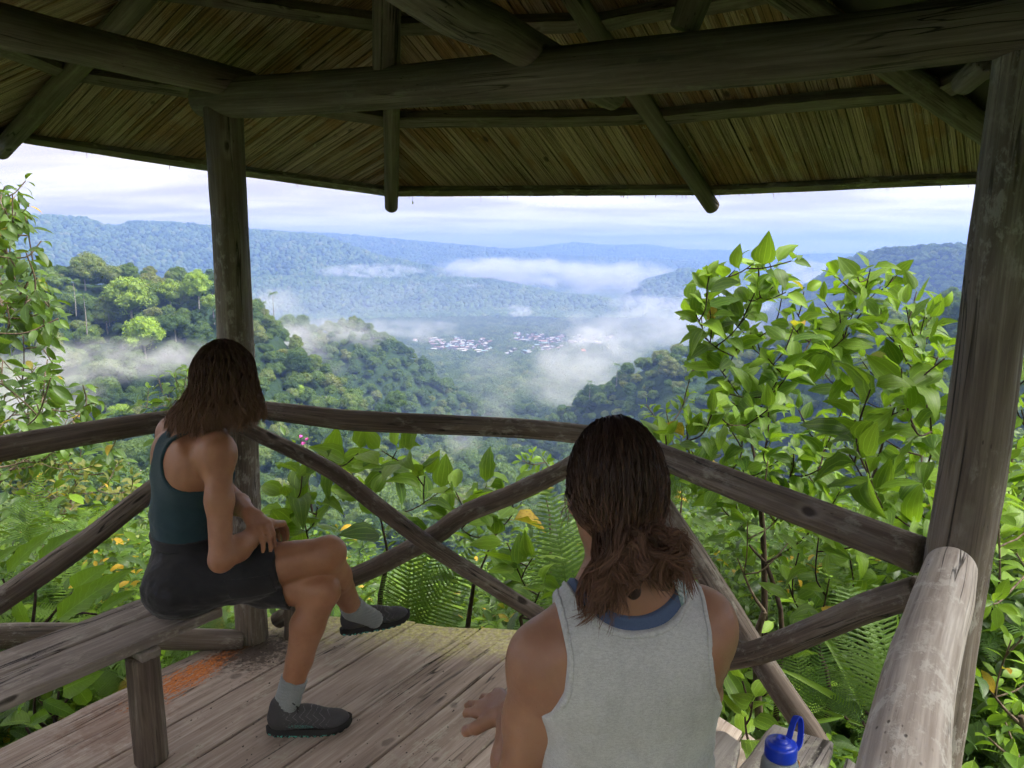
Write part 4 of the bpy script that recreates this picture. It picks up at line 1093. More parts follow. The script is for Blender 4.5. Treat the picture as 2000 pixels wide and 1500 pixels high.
# middle melastome shrubs in front of the deck
_, c = shrub('broadleaf_shrub', 'large-leaved green shrub rising between the crossed braces of the front rail', at_y(745, 1250, 3.35),
    tipset([(650, 895), (700, 885), (775, 880), (745, 880), (740, 910), (690, 930), (830, 930), (800, 890), (860, 960), (730, 970), (640, 900)], 3.4, .15), LM_MEL, .215, 4, .34, .013, branch=.45); cnt += c
_, c = shrub('broadleaf_shrub', 'large-leaved shrub behind the brace crossing, nearer the grey-shirted woman', at_y(900, 1250, 3.4),
    tipset([(890, 960), (950, 950), (1000, 950), (930, 1000), (880, 1010), (980, 1010), (1020, 980)], 3.5, .15), LM_MEL, .215, 3, .4, .012); cnt += c
_, c = shrub('broadleaf_shrub', 'broad-leaved shrub below the rising brace beside the grey-shirted woman', at_y(1020, 1280, 3.3),
    tipset([(990, 1060), (1040, 1090), (1060, 1140), (1010, 1110), (1075, 1190)], 3.3, .12), LM_MEL, .20, 3, .45, .01); cnt += c
_, c = shrub('broadleaf_shrub', 'broad-leaved shrub between the corner post and the seated woman\'s knee', at_y(640, 1260, 3.3),
    tipset([(590, 930), (560, 970), (620, 990), (590, 1000), (560, 1010)], 3.3, .1), LM_MEL, .20, 3, .4, .01); cnt += c
_, c = shrub('broadleaf_shrub', 'glossy melastome shrub at the foot of the right bay beside the bench end', at_y(1460, 1500, 2.15),
    tipset([(1450, 1330), (1470, 1370), (1455, 1400)], 2.1, .05), LM_MEL, .15, 2, .4, .008); cnt += c
# right edge, beyond the right post
_, c = shrub('leafy_shrub', 'tangled shrub with small light leaves at the picture edge behind the right post', at_y(1990, 1560, 2.3),
    tipset([(1960, 900), (1990, 860), (2030, 950), (1950, 1020), (1985, 1080), (2040, 1150), (1940, 1180), (1975, 1250), (1920, 1330), (1960, 1400), (2020, 1320), (1930, 1440)], 2.4, .3), LM_YOUNG, .085, 6, .6, .016, mat=M_BARK); cnt += c
_, c = shrub('leafy_shrub', 'dark glossy shrub showing right of the right post', at_y(2050, 1300, 3.0),
    tipset([(1985, 720), (1995, 800), (2020, 650), (1970, 960), (1990, 1000), (2060, 900)], 3.0, .2), LM_MEL, .15, 4, .5, .012); cnt += c
# left tree with hanging leaves
def left_tips(n, seed):
    rg = np.random.default_rng(seed); out = []
    while len(out) < n:
        u, v = rg.uniform(-60, 215), rg.uniform(345, 900)
        if u < np.interp(v, [345, 420, 560, 640, 700, 760, 800, 860, 900], [55, 75, 92, 140, 135, 185, 205, 190, 150]): out.append((u, v))
    return out
for k_, (lab_, dep, sz, dr) in enumerate((('tree with hanging glossy leaves at the picture edge beyond the left rail', 4.5, .135, .32), ('darker twiggy tree interwoven behind the hanging-leaved tree at the picture edge', 5.0, .13, .28), ('lower leafy tree filling the corner above the left rail', 5.6, .13, .15), ('small-leaved tree deepest in the tangle at the picture edge', 6.2, .13, .2))):
    _, c = shrub('leafy_tree', lab_, at_y(-230 + 40 * k_, 1300, dep), tipset(left_tips(34, 50 + k_), dep, .35), LM_SMALL, sz, 4, .32, .04, .004, M_BARK, droop=dr, branch=.55, cat='tree', crown_up=.25); cnt += c
_, c = shrub('leafy_tree', 'glossy-leaved small tree behind the left rail, beneath the hanging-leaved tree', at_y(40, 1250, 5.2),
    tipset([(60, 720), (110, 760), (170, 770), (30, 800), (130, 820), (190, 830), (80, 860), (160, 870), (230, 850), (20, 760), (210, 880), (240, 900)], 5.2, .5), LM_SMALL, .12, 7, .5, .03, .003, M_BARK, cat='tree'); cnt += c
_, c = shrub('leafy_shrub', 'rounded leafy bush seen just left of the seated woman\'s hair', at_y(330, 1050, 7.2),
    tipset([(270, 790), (290, 760), (310, 740), (340, 730), (365, 725), (385, 720), (330, 770), (360, 760), (300, 800), (345, 800), (380, 770), (400, 750)], 7.2, .4), LM_SMALL, .15, 6, .55, .02, mat=M_BARK); cnt += c
_, c = shrub('leafy_shrub', 'yellow-leaved bush glowing below the left rail', at_y(130, 1130, 4.6),
    tipset([(30, 900), (80, 905), (130, 900), (180, 910), (230, 905), (60, 930), (110, 945), (160, 935), (210, 945), (260, 930), (20, 950), (150, 965), (245, 960)], 4.8, .3), LM_AUT, .072, 8, .6, .012, mat=M_BARK); cnt += c
_, c = shrub('leafy_shrub', 'slender yellow-green sapling left of the dark-haired head in front', at_y(1075, 1100, 4.4),
    tipset([(1020, 900), (1040, 885), (1060, 895), (1085, 910), (1030, 920), (1070, 930)], 4.4, .15), LM_YOUNG, .075, 5, .5, .008, mat=M_BARK); cnt += c
_, c = shrub('leafy_shrub', 'thin yellow-leaved twigs above the right rail beside the dark-haired head', at_y(1330, 1150, 3.9),
    tipset([(1262, 790), (1300, 800), (1275, 840), (1345, 770), (1360, 700), (1385, 700), (1330, 860)], 3.9, .2), LM_YOUNG, .07, 5, .4, .007, mat=M_BARK); cnt += c
_, c = shrub('slender_sapling', 'slender brown-stemmed sapling standing behind the right bay', at_y(1488, 1340, 3.0),
    tipset([(1500, 900), (1480, 960), (1530, 1000), (1460, 1020), (1440, 1090), (1540, 1060)], 3.0, .1), LM_SMALL, .06, 4, .5, .016, mat=M_BARK, cat='tree'); cnt += c
# pink flowers
fl = empty('flowering_shrub', at_y(610, 950, 4.2)); tag(fl, 'small shrub with pink flowers under the front rail beside the post', 'shrub')
m, t, out = new_mat('pink_petal'); principled(t, out, (.72, .10, .48), .5); M_PINK = m
pts = []
for u, v in ((588, 852), (600, 858), (592, 866)):
    p = at_y(u, v, 4.2); pts.append(p)
    V, F = ICO1
    link('flower', mesh_np('flower', V * np.array([.012, .012, .008]) * (1 + .3 * RNG.normal(size=(len(V), 1))) + np.array(p), F, False, None, M_PINK), None, fl)
link('stem', mesh_np('stem', *merge([tube_arrays([at_y(610, 1000, 4.2), p.lerp(at_y(610, 1000, 4.2), .4) + rv(.02), p], [.006, .004, .002], 5, 8) for p in pts])[:2], True, None, M_STEM), None, fl)
for k in range(26):
    p = at_y(RNG.uniform(545, 650), RNG.uniform(850, 930), 4.2 + RNG.uniform(-.1, .1))
    add_leaf('leaf', LM_SMALL[k % 3], fl, orient(p, rv(1.) + Vector((0, -.3, .2)), UP + rv(.3), .07))

# ferns: fronds from a common foot
def fern(label, base, tips, size=None, droop=0):
    base = Vector(base); e = empty('fern', base); tag(e, label, 'fern', None)
    for tp in tips:
        tp = Vector(tp); d = tp - base; L = d.length * 1.15
        dd = d.normalized() + Vector((0, 0, .30)); add_leaf('frond', FROND[int(RNG.integers(3))], e, orient(base, dd, UP * .6 + Vector((0, -.8, 0)) + rv(.1), L), RNG.uniform(0, .4))
    return e
fern('fern with feathery fronds in front of the deck edge below the brace crossing', at_y(800, 1260, 3.2), tipset([(740, 1150), (780, 1115), (850, 1100), (895, 1150), (730, 1195), (920, 1200)], 3.2, .25))
fern('fern beside the dark-haired woman under the rising brace', at_y(1120, 1230, 3.3), tipset([(1040, 1010), (1080, 990), (1130, 990), (1020, 1080), (1060, 1050), (1040, 1140)], 3.4, .15))
fern('tree-fern frond hanging right of the dark-haired head', at_y(1290, 890, 3.4), tipset([(1375, 1010), (1350, 1040), (1330, 1060), (1390, 970)], 3.4, .1))
fern('fern with long upright fronds beneath the right rail', at_y(1720, 1440, 2.2), tipset([(1720, 1110), (1660, 1220), (1770, 1200), (1640, 1290), (1600, 1340), (1790, 1280), (1620, 1390)], 2.3, .15))
fern('fern in the dark hollow behind the bench end', at_y(1570, 1420, 2.6), tipset([(1520, 1290), (1570, 1260), (1640, 1300), (1500, 1340), (1660, 1360)], 2.6, .1))
fern('pale fern between bench seat and corner post', at_y(420, 1260, 3.1), tipset([(340, 1190), (390, 1175), (440, 1185), (470, 1200), (420, 1200)], 3.2, .1))
fern('fern low under the plank bench', at_y(230, 1390, 2.75), tipset([(150, 1330), (190, 1310), (240, 1320), (270, 1350), (200, 1360)], 2.75, .1))
fern('fern on the slope below the yellow bush', at_y(60, 1080, 4.0), tipset([(0, 980), (40, 960), (90, 970), (140, 990), (20, 1010), (170, 1010)], 4.1, .2))
fern('fern on the slope behind the left brace', at_y(200, 1060, 3.9), tipset([(140, 1000), (190, 970), (240, 980), (260, 1010), (230, 1040)], 4.0, .2))
# aroids by the left rail and under the bench
def rosette(name, label, base, leaves, mats, cat='plant'):
    base = Vector(base); e = empty(name, base); tag(e, label, cat)
    st = []
    for (u, v, u2, v2, y, k) in leaves:
        a, b = at_y(u, v, y), at_y(u2, v2, y + RNG.uniform(-.06, .06))
        add_leaf('leaf', mats[k % len(mats)], e, orient(a, b - a, UP * .7 + Vector((0, -.9, 0)) + rv(.15), (b - a).length), RNG.uniform(.2, .6))
        st.append(tube_arrays([base, base.lerp(a, .5) + rv(.02), a], [.008, .006, .004], 5, 6))
    V, F, _ = merge(st); link('stem', mesh_np('stem', V, F, True, None, M_STEM), None, e)
    return e
rosette('aroid_plant', 'broad-leaved plant with long upright blades beyond the left brace', at_y(60, 1250, 2.95), [(5, 1130, 75, 1045, 2.9, 0), (70, 1110, 125, 1035, 3.0, 1), (60, 1230, 20, 1170, 2.8, 1), (95, 1225, 215, 1125, 2.75, 0), (140, 1160, 190, 1110, 3.0, 2), (190, 1200, 250, 1150, 2.9, 1), (-30, 1120, 20, 1060, 2.9, 1)], LM_AROID)
rosette('aroid_plant', 'dark heart-leaved plant in the shade under the plank bench', at_y(110, 1440, 2.5), [(115, 1350, 180, 1320, 2.5, 2), (70, 1350, 20, 1390, 2.45, 0), (75, 1365, 140, 1395, 2.4, 1), (50, 1420, 110, 1380, 2.45, 0), (150, 1340, 175, 1380, 2.5, 2)], LM_AROID)
rosette('aroid_plant', 'strap-leaved plant at the foot of the right bay', at_y(1700, 1420, 2.3), [(1700, 1420, 1560, 1290, 2.3, 0), (1700, 1420, 1610, 1180, 2.4, 1), (1700, 1400, 1800, 1230, 2.2, 0), (1690, 1420, 1600, 1380, 2.2, 1), (1700, 1420, 1760, 1180, 2.3, 1), (1650, 1400, 1540, 1420, 2.2, 0)], LM_STRAP)
print('leaf things', cnt)

# undergrowth nobody could count: small clumps filling the slope
def clump(kind, seed):
    rg = np.random.default_rng(seed); Vs, Fs, As = [], [], []; off = 0
    def put(me, M):
        nonlocal off
        n = len(me.vertices); P = np.zeros(n * 3, np.float32); me.vertices.foreach_get('co', P); P = P.reshape(-1, 3)
        M = np.array(M); P = P @ M[:3, :3].T + M[:3, 3]
        A = np.zeros(n * 3, np.float32); me.attributes['lf'].data.foreach_get('vector', A)
        f = np.array([p.vertices[:] for p in me.polygons]); Vs.append(P); Fs.append(f + off); As.append(A.reshape(-1, 3)); off += n
    if kind == 'fern':
        for k in range(8):
            a = k * .785 + rg.uniform(-.3, .3); put(FROND[k % 3], orient((0, 0, 0), (math.cos(a), math.sin(a), rg.uniform(.5, 1.3)), (0, 0, 1), rg.uniform(.4, .65)))
        mat = M_FERN
    elif kind == 'broad':
        for k in range(34):
            p = rg.normal(0, .17, 3); p[2] = abs(p[2]) * 1.8; a = rg.uniform(0, 6.28)
            put(LM_YOUNG[k % 3], orient(p, (math.cos(a), math.sin(a), rg.uniform(-.4, .5)), (rg.normal() * .4, rg.normal() * .4, 1), rg.uniform(.06, .12)))
        mat = M_YOUNG
    elif kind == 'glossy':
        for k in range(46):
            p = rg.normal(0, .2, 3); p[2] = abs(p[2]) * 1.7; a = rg.uniform(0, 6.28)
            put(LM_SMALL[k % 3], orient(p, (math.cos(a), math.sin(a), rg.uniform(-.5, .4)), (rg.normal() * .4, rg.normal() * .4, 1), rg.uniform(.06, .13)))
        mat = M_GLOSSY
    else:
        for k in range(22):
            a = rg.uniform(0, 6.28); put(LM_STRAP[k % 2], orient(rg.normal(0, .05, 3) * (1, 1, 0), (math.cos(a) * .6, math.sin(a) * .6, rg.uniform(.6, 1.4)), (0, 0, 1), rg.uniform(.35, .7)))
        mat = M_YOUNG
    return mesh_np('clump', np.vstack(Vs), np.concatenate(Fs) if len({f.shape[1] for f in Fs}) == 1 else Fs, True, {'lf': ('FLOAT_VECTOR', np.vstack(As))}, mat)
CL = [clump(k, i) for i, k in enumerate(('fern', 'broad', 'glossy', 'strap', 'fern', 'glossy', 'broad'))]
def in_deck(x, y):
    """true on the deck and where people and posts stand"""
    w = np.stack([x, y], 1) @ np.array([Nv.x, Nv.y]) - off0
    a = np.stack([x, y], 1) @ np.array([Dv.x, Dv.y])
    fr = np.array([(P0 + Nv * float(q)).dot(Dv) + front_line(P0 + Nv * float(q)) for q in w])
    return (w > -.22) & (w < 2.45) & (a < fr + .22)
n = 5200
r_ = np.sqrt(RNG.uniform(1.5 ** 2, 9.5 ** 2, n)); a_ = RNG.uniform(R(-62), R(62), n)
x, y = r_ * np.sin(a_), r_ * np.cos(a_); k = ~in_deck(x, y); x, y = x[k], y[k]
z = height(x, y); n = len(x)
forest_stuff('undergrowth', x, y, z + RNG.uniform(-.05, .35, n) * np.clip(np.hypot(x, y) / 4, .5, 1.2), RNG.uniform(.7, 1.5, n) * (1 + np.clip(np.hypot(x, y) - 4, 0, 6) * .12), RNG.uniform(-.2, .5, n), CL, 'dense undergrowth of ferns and small leaves below the deck')
# taller thicket a few metres out, its top following what the photograph shows between the rails
n = 4200
r_ = RNG.uniform(4.2, 9.5, n); a_ = RNG.uniform(R(-42), R(42), n)
x, y = r_ * np.sin(a_), r_ * np.cos(a_); g0 = height(x, y)
u_ = 1000 + FPX * 1.0 * x / y
vt = np.interp(u_, [0, 290, 420, 530, 800, 1100, 1250, 1400, 1600, 1850, 2100], [960, 1000, 1040, 1060, 1080, 1060, 960, 950, 930, 890, 850]) + RNG.normal(0, 25, n)
bt = (vt - 750) / FPX; top = CAM_H - (bt * math.cos(PITCH) + math.sin(PITCH)) / (math.cos(PITCH) - bt * math.sin(PITCH)) * y
zt = g0 + (np.maximum(top, g0 + .1) - g0) * RNG.uniform(.1, 1., n) ** .6 - .62
forest_stuff('thicket', x, y, zt, RNG.uniform(.7, 1.15, n), RNG.uniform(-.25, .35, n), [CL[2], CL[5], CL[1], CL[0], CL[2]], 'tangled leafy thicket on the slope just beyond the railing')
n = 3800
r_ = np.exp(RNG.uniform(math.log(9), math.log(175), n)); a_ = RNG.uniform(R(-46), R(46), n)
x, y = r_ * np.sin(a_), r_ * np.cos(a_); z = height(x, y)
forest_stuff('hillside_scrub', x, y, z - .2, (.10 + r_ * .0042) * RNG.uniform(.7, 1.5, n), np.clip(RNG.normal(.42, .16, n), .05, .8), MIDS, 'leafy green scrub on the slope beneath the lookout')
n = 2600
r_ = np.exp(RNG.uniform(math.log(3.2), math.log(30), n)); a_ = RNG.uniform(R(75), R(300), n)
x, y = r_ * np.sin(a_), r_ * np.cos(a_); z = height(x, y)
forest_stuff('added_uphill_scrub', x, y, z - .1, (.06 + r_ * .012) * RNG.uniform(.7, 1.5, n), np.clip(RNG.normal(.3, .16, n), .05, .8), MIDS, 'unseen green scrub added on the light-blocking slope behind the lookout')  # out-of-view scrub, added to cover the slope that shuts out skylight
# ------------------------------------------------------------------ figures: one smooth continuous body grown from a skeleton
def surf_nets(f, lo, h):
    s = f < 0
    nx, ny, nz = f.shape
    c = sum(s[a:nx - 1 + a, b:ny - 1 + b, d:nz - 1 + d].astype(np.int8) for a in (0, 1) for b in (0, 1) for d in (0, 1))
    I, J, K = np.nonzero((c > 0) & (c < 8))
    idx = np.full(c.shape, -1, np.int32); idx[I, J, K] = np.arange(len(I))
    acc = np.zeros((len(I), 3)); cnt = np.zeros(len(I))
    for ax in range(3):
        o1, o2 = [q for q in range(3) if q != ax]
        for a in (0, 1):
            for b in (0, 1):
                off = [0, 0, 0]; off[o1] = a; off[o2] = b
                off2 = list(off); off2[ax] = 1
                fa = f[I + off[0], J + off[1], K + off[2]]; fb = f[I + off2[0], J + off2[1], K + off2[2]]
                m = (fa < 0) != (fb < 0); t = np.zeros(len(I)); t[m] = fa[m] / (fa[m] - fb[m])
                p = np.zeros((len(I), 3)); p[:, ax] = t; p[:, o1] = a; p[:, o2] = b
                acc[m] += p[m]; cnt[m] += 1
    V = np.array(lo) + h * (np.stack([I, J, K], 1) + acc / np.maximum(cnt, 1)[:, None])
    Fs = []
    for ax in range(3):
        o1, o2 = [(1, 2), (2, 0), (0, 1)][ax]
        sl = [slice(None)] * 3; sl[ax] = slice(0, -1); sa = s[tuple(sl)]
        sl[ax] = slice(1, None); sb = s[tuple(sl)]
        E = np.stack(np.nonzero(sa != sb), 1)
        ok = (E[:, o1] > 0) & (E[:, o2] > 0) & (E[:, o1] < f.shape[o1] - 1) & (E[:, o2] < f.shape[o2] - 1); E = E[ok]
        ins = sa[E[:, 0], E[:, 1], E[:, 2]]
        q = []
        for d1, d2 in ((1, 1), (0, 1), (0, 0), (1, 0)):
            g = E.copy(); g[:, o1] -= d1; g[:, o2] -= d2; q.append(idx[g[:, 0], g[:, 1], g[:, 2]])
        q = np.stack(q, 1); q[~ins] = q[~ins][:, ::-1]
        Fs.append(q)
    F = np.concatenate(Fs); F = F[(F >= 0).all(1)]
    return V, F
def vert_normals(V, F):
    n = np.cross(V[F[:, 2]] - V[F[:, 0]], V[F[:, 3]] - V[F[:, 1]]); N = np.zeros_like(V)
    for k in range(4): np.add.at(N, F[:, k], n)
    return N / (np.linalg.norm(N, axis=1)[:, None] + 1e-12)
def smooth(V, F, it=2, lam=.5):
    for _ in range(it):
        A = np.zeros_like(V); C = np.zeros(len(V))
        for k in range(4):
            a, b = F[:, k], F[:, (k + 1) % 4]
            np.add.at(A, a, V[b]); np.add.at(A, b, V[a]); np.add.at(C, a, 1); np.add.at(C, b, 1)
        V = V + lam * (A / np.maximum(C, 1)[:, None] - V)
    return V
class Figure:
    def __init__(s): s.p = []
    def cap(s, a, b, ra, rb, tag='skin', k=.02): s.p.append(('c', np.array(a, float), np.array(b, float), ra, rb, tag, k))
    def chain(s, pts, rad, tag='skin', k=.02):
        for a, b, ra, rb in zip(pts, pts[1:], rad, rad[1:]): s.cap(a, b, ra, rb, tag, k)
    def ell(s, c, r, ax=None, tag='skin', k=.03):
        ax = np.eye(3) if ax is None else np.array([tuple(v) for v in ax], float)      # rows: right, forward, up
        s.p.append(('e', np.array(c, float), np.array(r, float), ax, None, tag, k))
    def field(s, lo, hi, h, tags=None, grow=0.):
        n = [int(math.ceil((b - a) / h)) + 1 for a, b in zip(lo, hi)]
        f = np.full(n, .2, np.float32)
        for pr in s.p:
            if tags and pr[5] not in tags: continue
            k = pr[6]; mg = .03 + k + grow
            if pr[0] == 'c': pmin = np.minimum(pr[1] - pr[3], pr[2] - pr[4]); pmax = np.maximum(pr[1] + pr[3], pr[2] + pr[4])
            else: pmin = pr[1] - pr[2].max(); pmax = pr[1] + pr[2].max()
            i0 = [max(0, int((pmin[q] - mg - lo[q]) / h)) for q in range(3)]; i1 = [min(n[q], int((pmax[q] + mg - lo[q]) / h) + 2) for q in range(3)]
            if any(b <= a for a, b in zip(i0, i1)): continue
            g = np.meshgrid(*[np.arange(i0[q], i1[q]) * h + lo[q] for q in range(3)], indexing='ij')
            P = np.stack(g, -1).astype(np.float32)
            if pr[0] == 'c':
                ba = pr[2] - pr[1]; t = np.clip(((P - pr[1]) @ ba) / (ba @ ba + 1e-12), 0, 1)
                d = np.linalg.norm(P - pr[1] - t[..., None] * ba, axis=-1) - (pr[3] + (pr[4] - pr[3]) * t)
            else:
                q = (P - pr[1]) @ pr[3].T; k0 = np.linalg.norm(q / pr[2], axis=-1); k1 = np.linalg.norm(q / pr[2] ** 2, axis=-1)
                d = k0 * (k0 - 1) / (k1 + 1e-9)
            d = d - grow
            sl = tuple(slice(a, b) for a, b in zip(i0, i1)); o = f[sl]
            hh = np.maximum(k - np.abs(o - d), 0) / k
            f[sl] = np.minimum(o, d) - hh * hh * k * .25
        return f
    def mesh(s, name, lo, hi, h, mat, parent, tags=None, grow=0., region=None, wrinkle=None, it=1, attrs=None):
        f = s.field(lo, hi, h, tags, grow)
        if region is not None:
            g = [np.arange(f.shape[q]) * h + lo[q] for q in range(3)]
            f = np.maximum(f, region(g[0][:, None, None], g[1][None, :, None], g[2][None, None, :]).astype(np.float32))
        V, F = surf_nets(f, lo, h); V = smooth(V, F, it)
        if wrinkle is not None: V = V + vert_normals(V, F) * wrinkle(V)[:, None]
        return link(name, mesh_np(name, V, F, True, {'wc': ('FLOAT_VECTOR', V)}, mat), mat, parent)
    def hand(s, wrist, direc, palm, curl, r=1., thumb=(1, .5), side=1, spread=.16, tag='skin'):
        """palm of five metacarpals, four unequal bent fingers, a thumb off the side"""
        d = Vector(direc).normalized(); n = Vector(palm); n = (n - d * n.dot(d)).normalized(); lat = d.cross(n) * side     # lat points to the thumb side
        w = Vector(wrist)
        offs = [.030, .011, -.009, -.027]; lens = [(.040, .024, .019), (.045, .028, .020), (.041, .026, .019), (.032, .020, .017)]
        for i in range(4):
            kn = w + d * (.082 - .006 * abs(i - 1)) * r + lat * offs[i] * r
            s.cap(w + d * .008 + lat * offs[i] * .55 * r, kn, .0135 * r, .0112 * r, tag, .012)
            q = kn; fd = (d + lat * spread * (1.5 - i) * .5).normalized(); ang = 0
            for j, L in enumerate(lens[i]):
                ang = curl[i] * (.9, .85, .6)[j]
                ax = fd.cross(n).normalized(); rot = Quaternion(ax, ang); fd = rot @ fd; nn = rot @ n
                e = q + fd * L * r
                s.cap(q, e, (.0098, .0088, .0078)[j] * r, (.0088, .0078, .0066)[j] * r, tag, .003)
                q = e; n_ = nn
        tb = w + d * .022 * r + lat * .022 * r; t1 = tb + (d * .6 + lat * thumb[0] + n * thumb[1] * .4).normalized() * .040 * r
        t2 = t1 + (d * .9 + lat * thumb[0] * .35 + n * thumb[1]).normalized() * .030 * r; t3 = t2 + (d + n * thumb[1]).normalized() * .022 * r
        s.chain([tb, t1, t2, t3], [.015 * r, .0115 * r, .0098 * r, .0078 * r], tag, .008)

def skin_mat(name, base, dark):
    m, t, out = new_mat(name)
    p = t.add('ShaderNodeNewGeometry').outputs['Position']
    n = t.noise(p, 9., 4., .6); n2 = t.noise(p, 260., 3., .6)
    col = t.mix(t.remap(n, .35, .65), base, dark)
    col = t.mix(t.remap(t.noise(p, 70., 3., .6), .55, .75, 0., .25), col, (base[0] * 1.05, base[1] * .8, base[2] * .75))
    sp = t.remap(t.voro(p, 38.), .02, .05, .5, 0.)
    col = t.mix(t.math('MULTIPLY', sp, t.remap(t.noise(p, 14.), .62, .68)), col, (.08, .035, .02))
    principled(t, out, col, t.remap(n2, .3, .7, .42, .56), t.bump(n2, .12, .0015), .45, **{'Subsurface Weight': .12, 'Subsurface Radius': (.02, .008, .004), 'Subsurface Scale': .3})
    return m
M_SKIN1 = skin_mat('tanned_skin', (.37, .185, .105), (.30, .14, .078))
M_SKIN2 = skin_mat('light_tan_skin', (.31, .165, .10), (.25, .125, .074))
def cloth_mat(name, a, b, scale=900., rough=.85, heather=0.):
    m, t, out = new_mat(name)
    p = t.attr('wc').outputs['Vector']
    n = t.noise(p, scale, 2., .5); n2 = t.noise(t.scale(p, (35, 35, 12)), 1., 5., .7); 
    col = t.mix(t.remap(n, .35, .65), a, b)
    if heather:
        col = t.mix(t.remap(t.noise(t.scale(p, (150, 150, 420)), 1., 4., .8), .4, .62, 0., heather), col, tuple(c * 1.45 for c in b))
        col = t.mix(t.remap(n2, .45, .7, 0., .3), col, tuple(c * .72 for c in a))
    principled(t, out, col, rough, t.bump(t.math('ADD', n, t.math('MULTIPLY', n2, .4)), .25, .0015), .2, **{'Sheen Weight': .15})
    return m
M_TEAL = cloth_mat('dark_teal_jersey', (.016, .040, .052), (.024, .055, .068))
M_BLACK = cloth_mat('black_hiking_cloth', (.012, .013, .016), (.020, .021, .025), rough=.7)
M_GREY = cloth_mat('grey_heather_jersey', (.345, .36, .365), (.45, .468, .475), heather=.32)
M_BLUE = cloth_mat('blue_sports_bra', (.055, .085, .16), (.075, .11, .20))
M_STRIPE = cloth_mat('striped_strap', (.45, .5, .5), (.16, .26, .27), 140.)
M_SOCK = cloth_mat('grey_sock', (.20, .225, .235), (.29, .315, .325), 500.)
M_NAVY = cloth_mat('navy_sock_heel', (.012, .02, .07), (.02, .03, .1), 500.)
def hair_mat(name, root, tip):
    m, t, out = new_mat(name)
    h = t.attr('hs').outputs['Vector']; s, r, _ = t.sep(h)
    col = t.mix(t.remap(s, .25, 1.), root, tip)
    col = t.mix(t.remap(r, 0., 1., 0., .4, False), col, tuple(c * .5 for c in root))
    principled(t, out, col, .56, None, .25)
    return m
M_HAIR1 = hair_mat('brown_hair', (.088, .050, .036), (.22, .125, .082))
M_HAIR2 = hair_mat('dark_brown_hair', (.040, .024, .018), (.16, .085, .055))
def strands(paths, width, jitter=.25):
    """ribbon strands along paths (list of (n,3)); returns V, F, attr"""
    V, F, A = [], [], []; off = 0
    for P in paths:
        P = np.asarray(P); n = len(P); T = np.gradient(P, axis=0); T /= np.linalg.norm(T, axis=1)[:, None] + 1e-9
        sd_ = RNG.normal(size=3); S = np.cross(T, sd_); S /= np.linalg.norm(S, axis=1)[:, None] + 1e-9
        w = width * RNG.uniform(.6, 1.3) * np.sin(np.linspace(.35, 3.05, n)) ** .5
        V.append(np.stack([P - S * w[:, None], P + S * w[:, None]], 1).reshape(-1, 3))
        i = np.arange(n - 1) * 2 + off; F.append(np.stack([i, i + 1, i + 3, i + 2], 1))
        r = RNG.uniform(); A.append(np.stack([np.repeat(np.linspace(0, 1, n), 2), np.full(2 * n, r), np.zeros(2 * n)], 1)); off += 2 * n
    return np.vstack(V), np.concatenate(F), np.vstack(A)
def face(fig, H, Fh, Rh, s=1.):
    """brow, nose, lips, chin, ears on the head"""
    Uh = Rh.cross(Fh); p = lambda r, f, u: H + Rh * r * s + Fh * f * s + Uh * u * s
    ax = (Rh, Fh, Uh)
    fig.ell(H, (.072 * s, .092 * s, .104 * s), ax, 'head', .03)
    fig.ell(p(0, .028, -.062), (.052 * s, .060 * s, .058 * s), ax, 'head', .03)
    fig.ell(p(0, .060, -.100), (.022 * s, .020 * s, .018 * s), ax, 'head', .02)
    fig.chain([p(0, .090, .012), p(0, .108, -.022), p(0, .100, -.034)], [.008 * s, .012 * s, .010 * s], 'head', .012)
    for e in (-1, 1):
        fig.ell(p(e * .032, .074, -.028), (.020 * s, .018 * s, .018 * s), ax, 'head', .02)
        fig.ell(p(e * .030, .080, .020), (.022 * s, .010 * s, .007 * s), ax, 'head', .012)
        fig.ell(p(e * .076, -.004, -.012), (.007 * s, .018 * s, .030 * s), ax, 'head', .008)
    fig.ell(p(0, .088, -.062), (.022 * s, .010 * s, .006 * s), ax, 'head', .006)
    fig.ell(p(0, .086, -.071), (.019 * s, .010 * s, .006 * s), ax, 'head', .006)
def eyes(H, Fh, Rh, parent):
    Uh = Rh.cross(Fh)
    m = bpy.data.materials.get('eye_white')
    if m is None:
        m, t, out = new_mat('eye_white'); principled(t, out, (.75, .73, .70), .2)
        m2, t, out = new_mat('eye_iris'); principled(t, out, (.03, .018, .01), .15)
    m2 = bpy.data.materials['eye_iris']
    for e in (-1, 1):
        c = np.array(H + Rh * e * .031 + Fh * .078 + Uh * .002); V, F = ICO2
        d = (V @ np.array(Fh)); o = link('eye', mesh_np('eye', V * .0125 + c, F, True, None, None, (d[F].mean(1) > .86).astype(int), [m, m2]), None, parent)

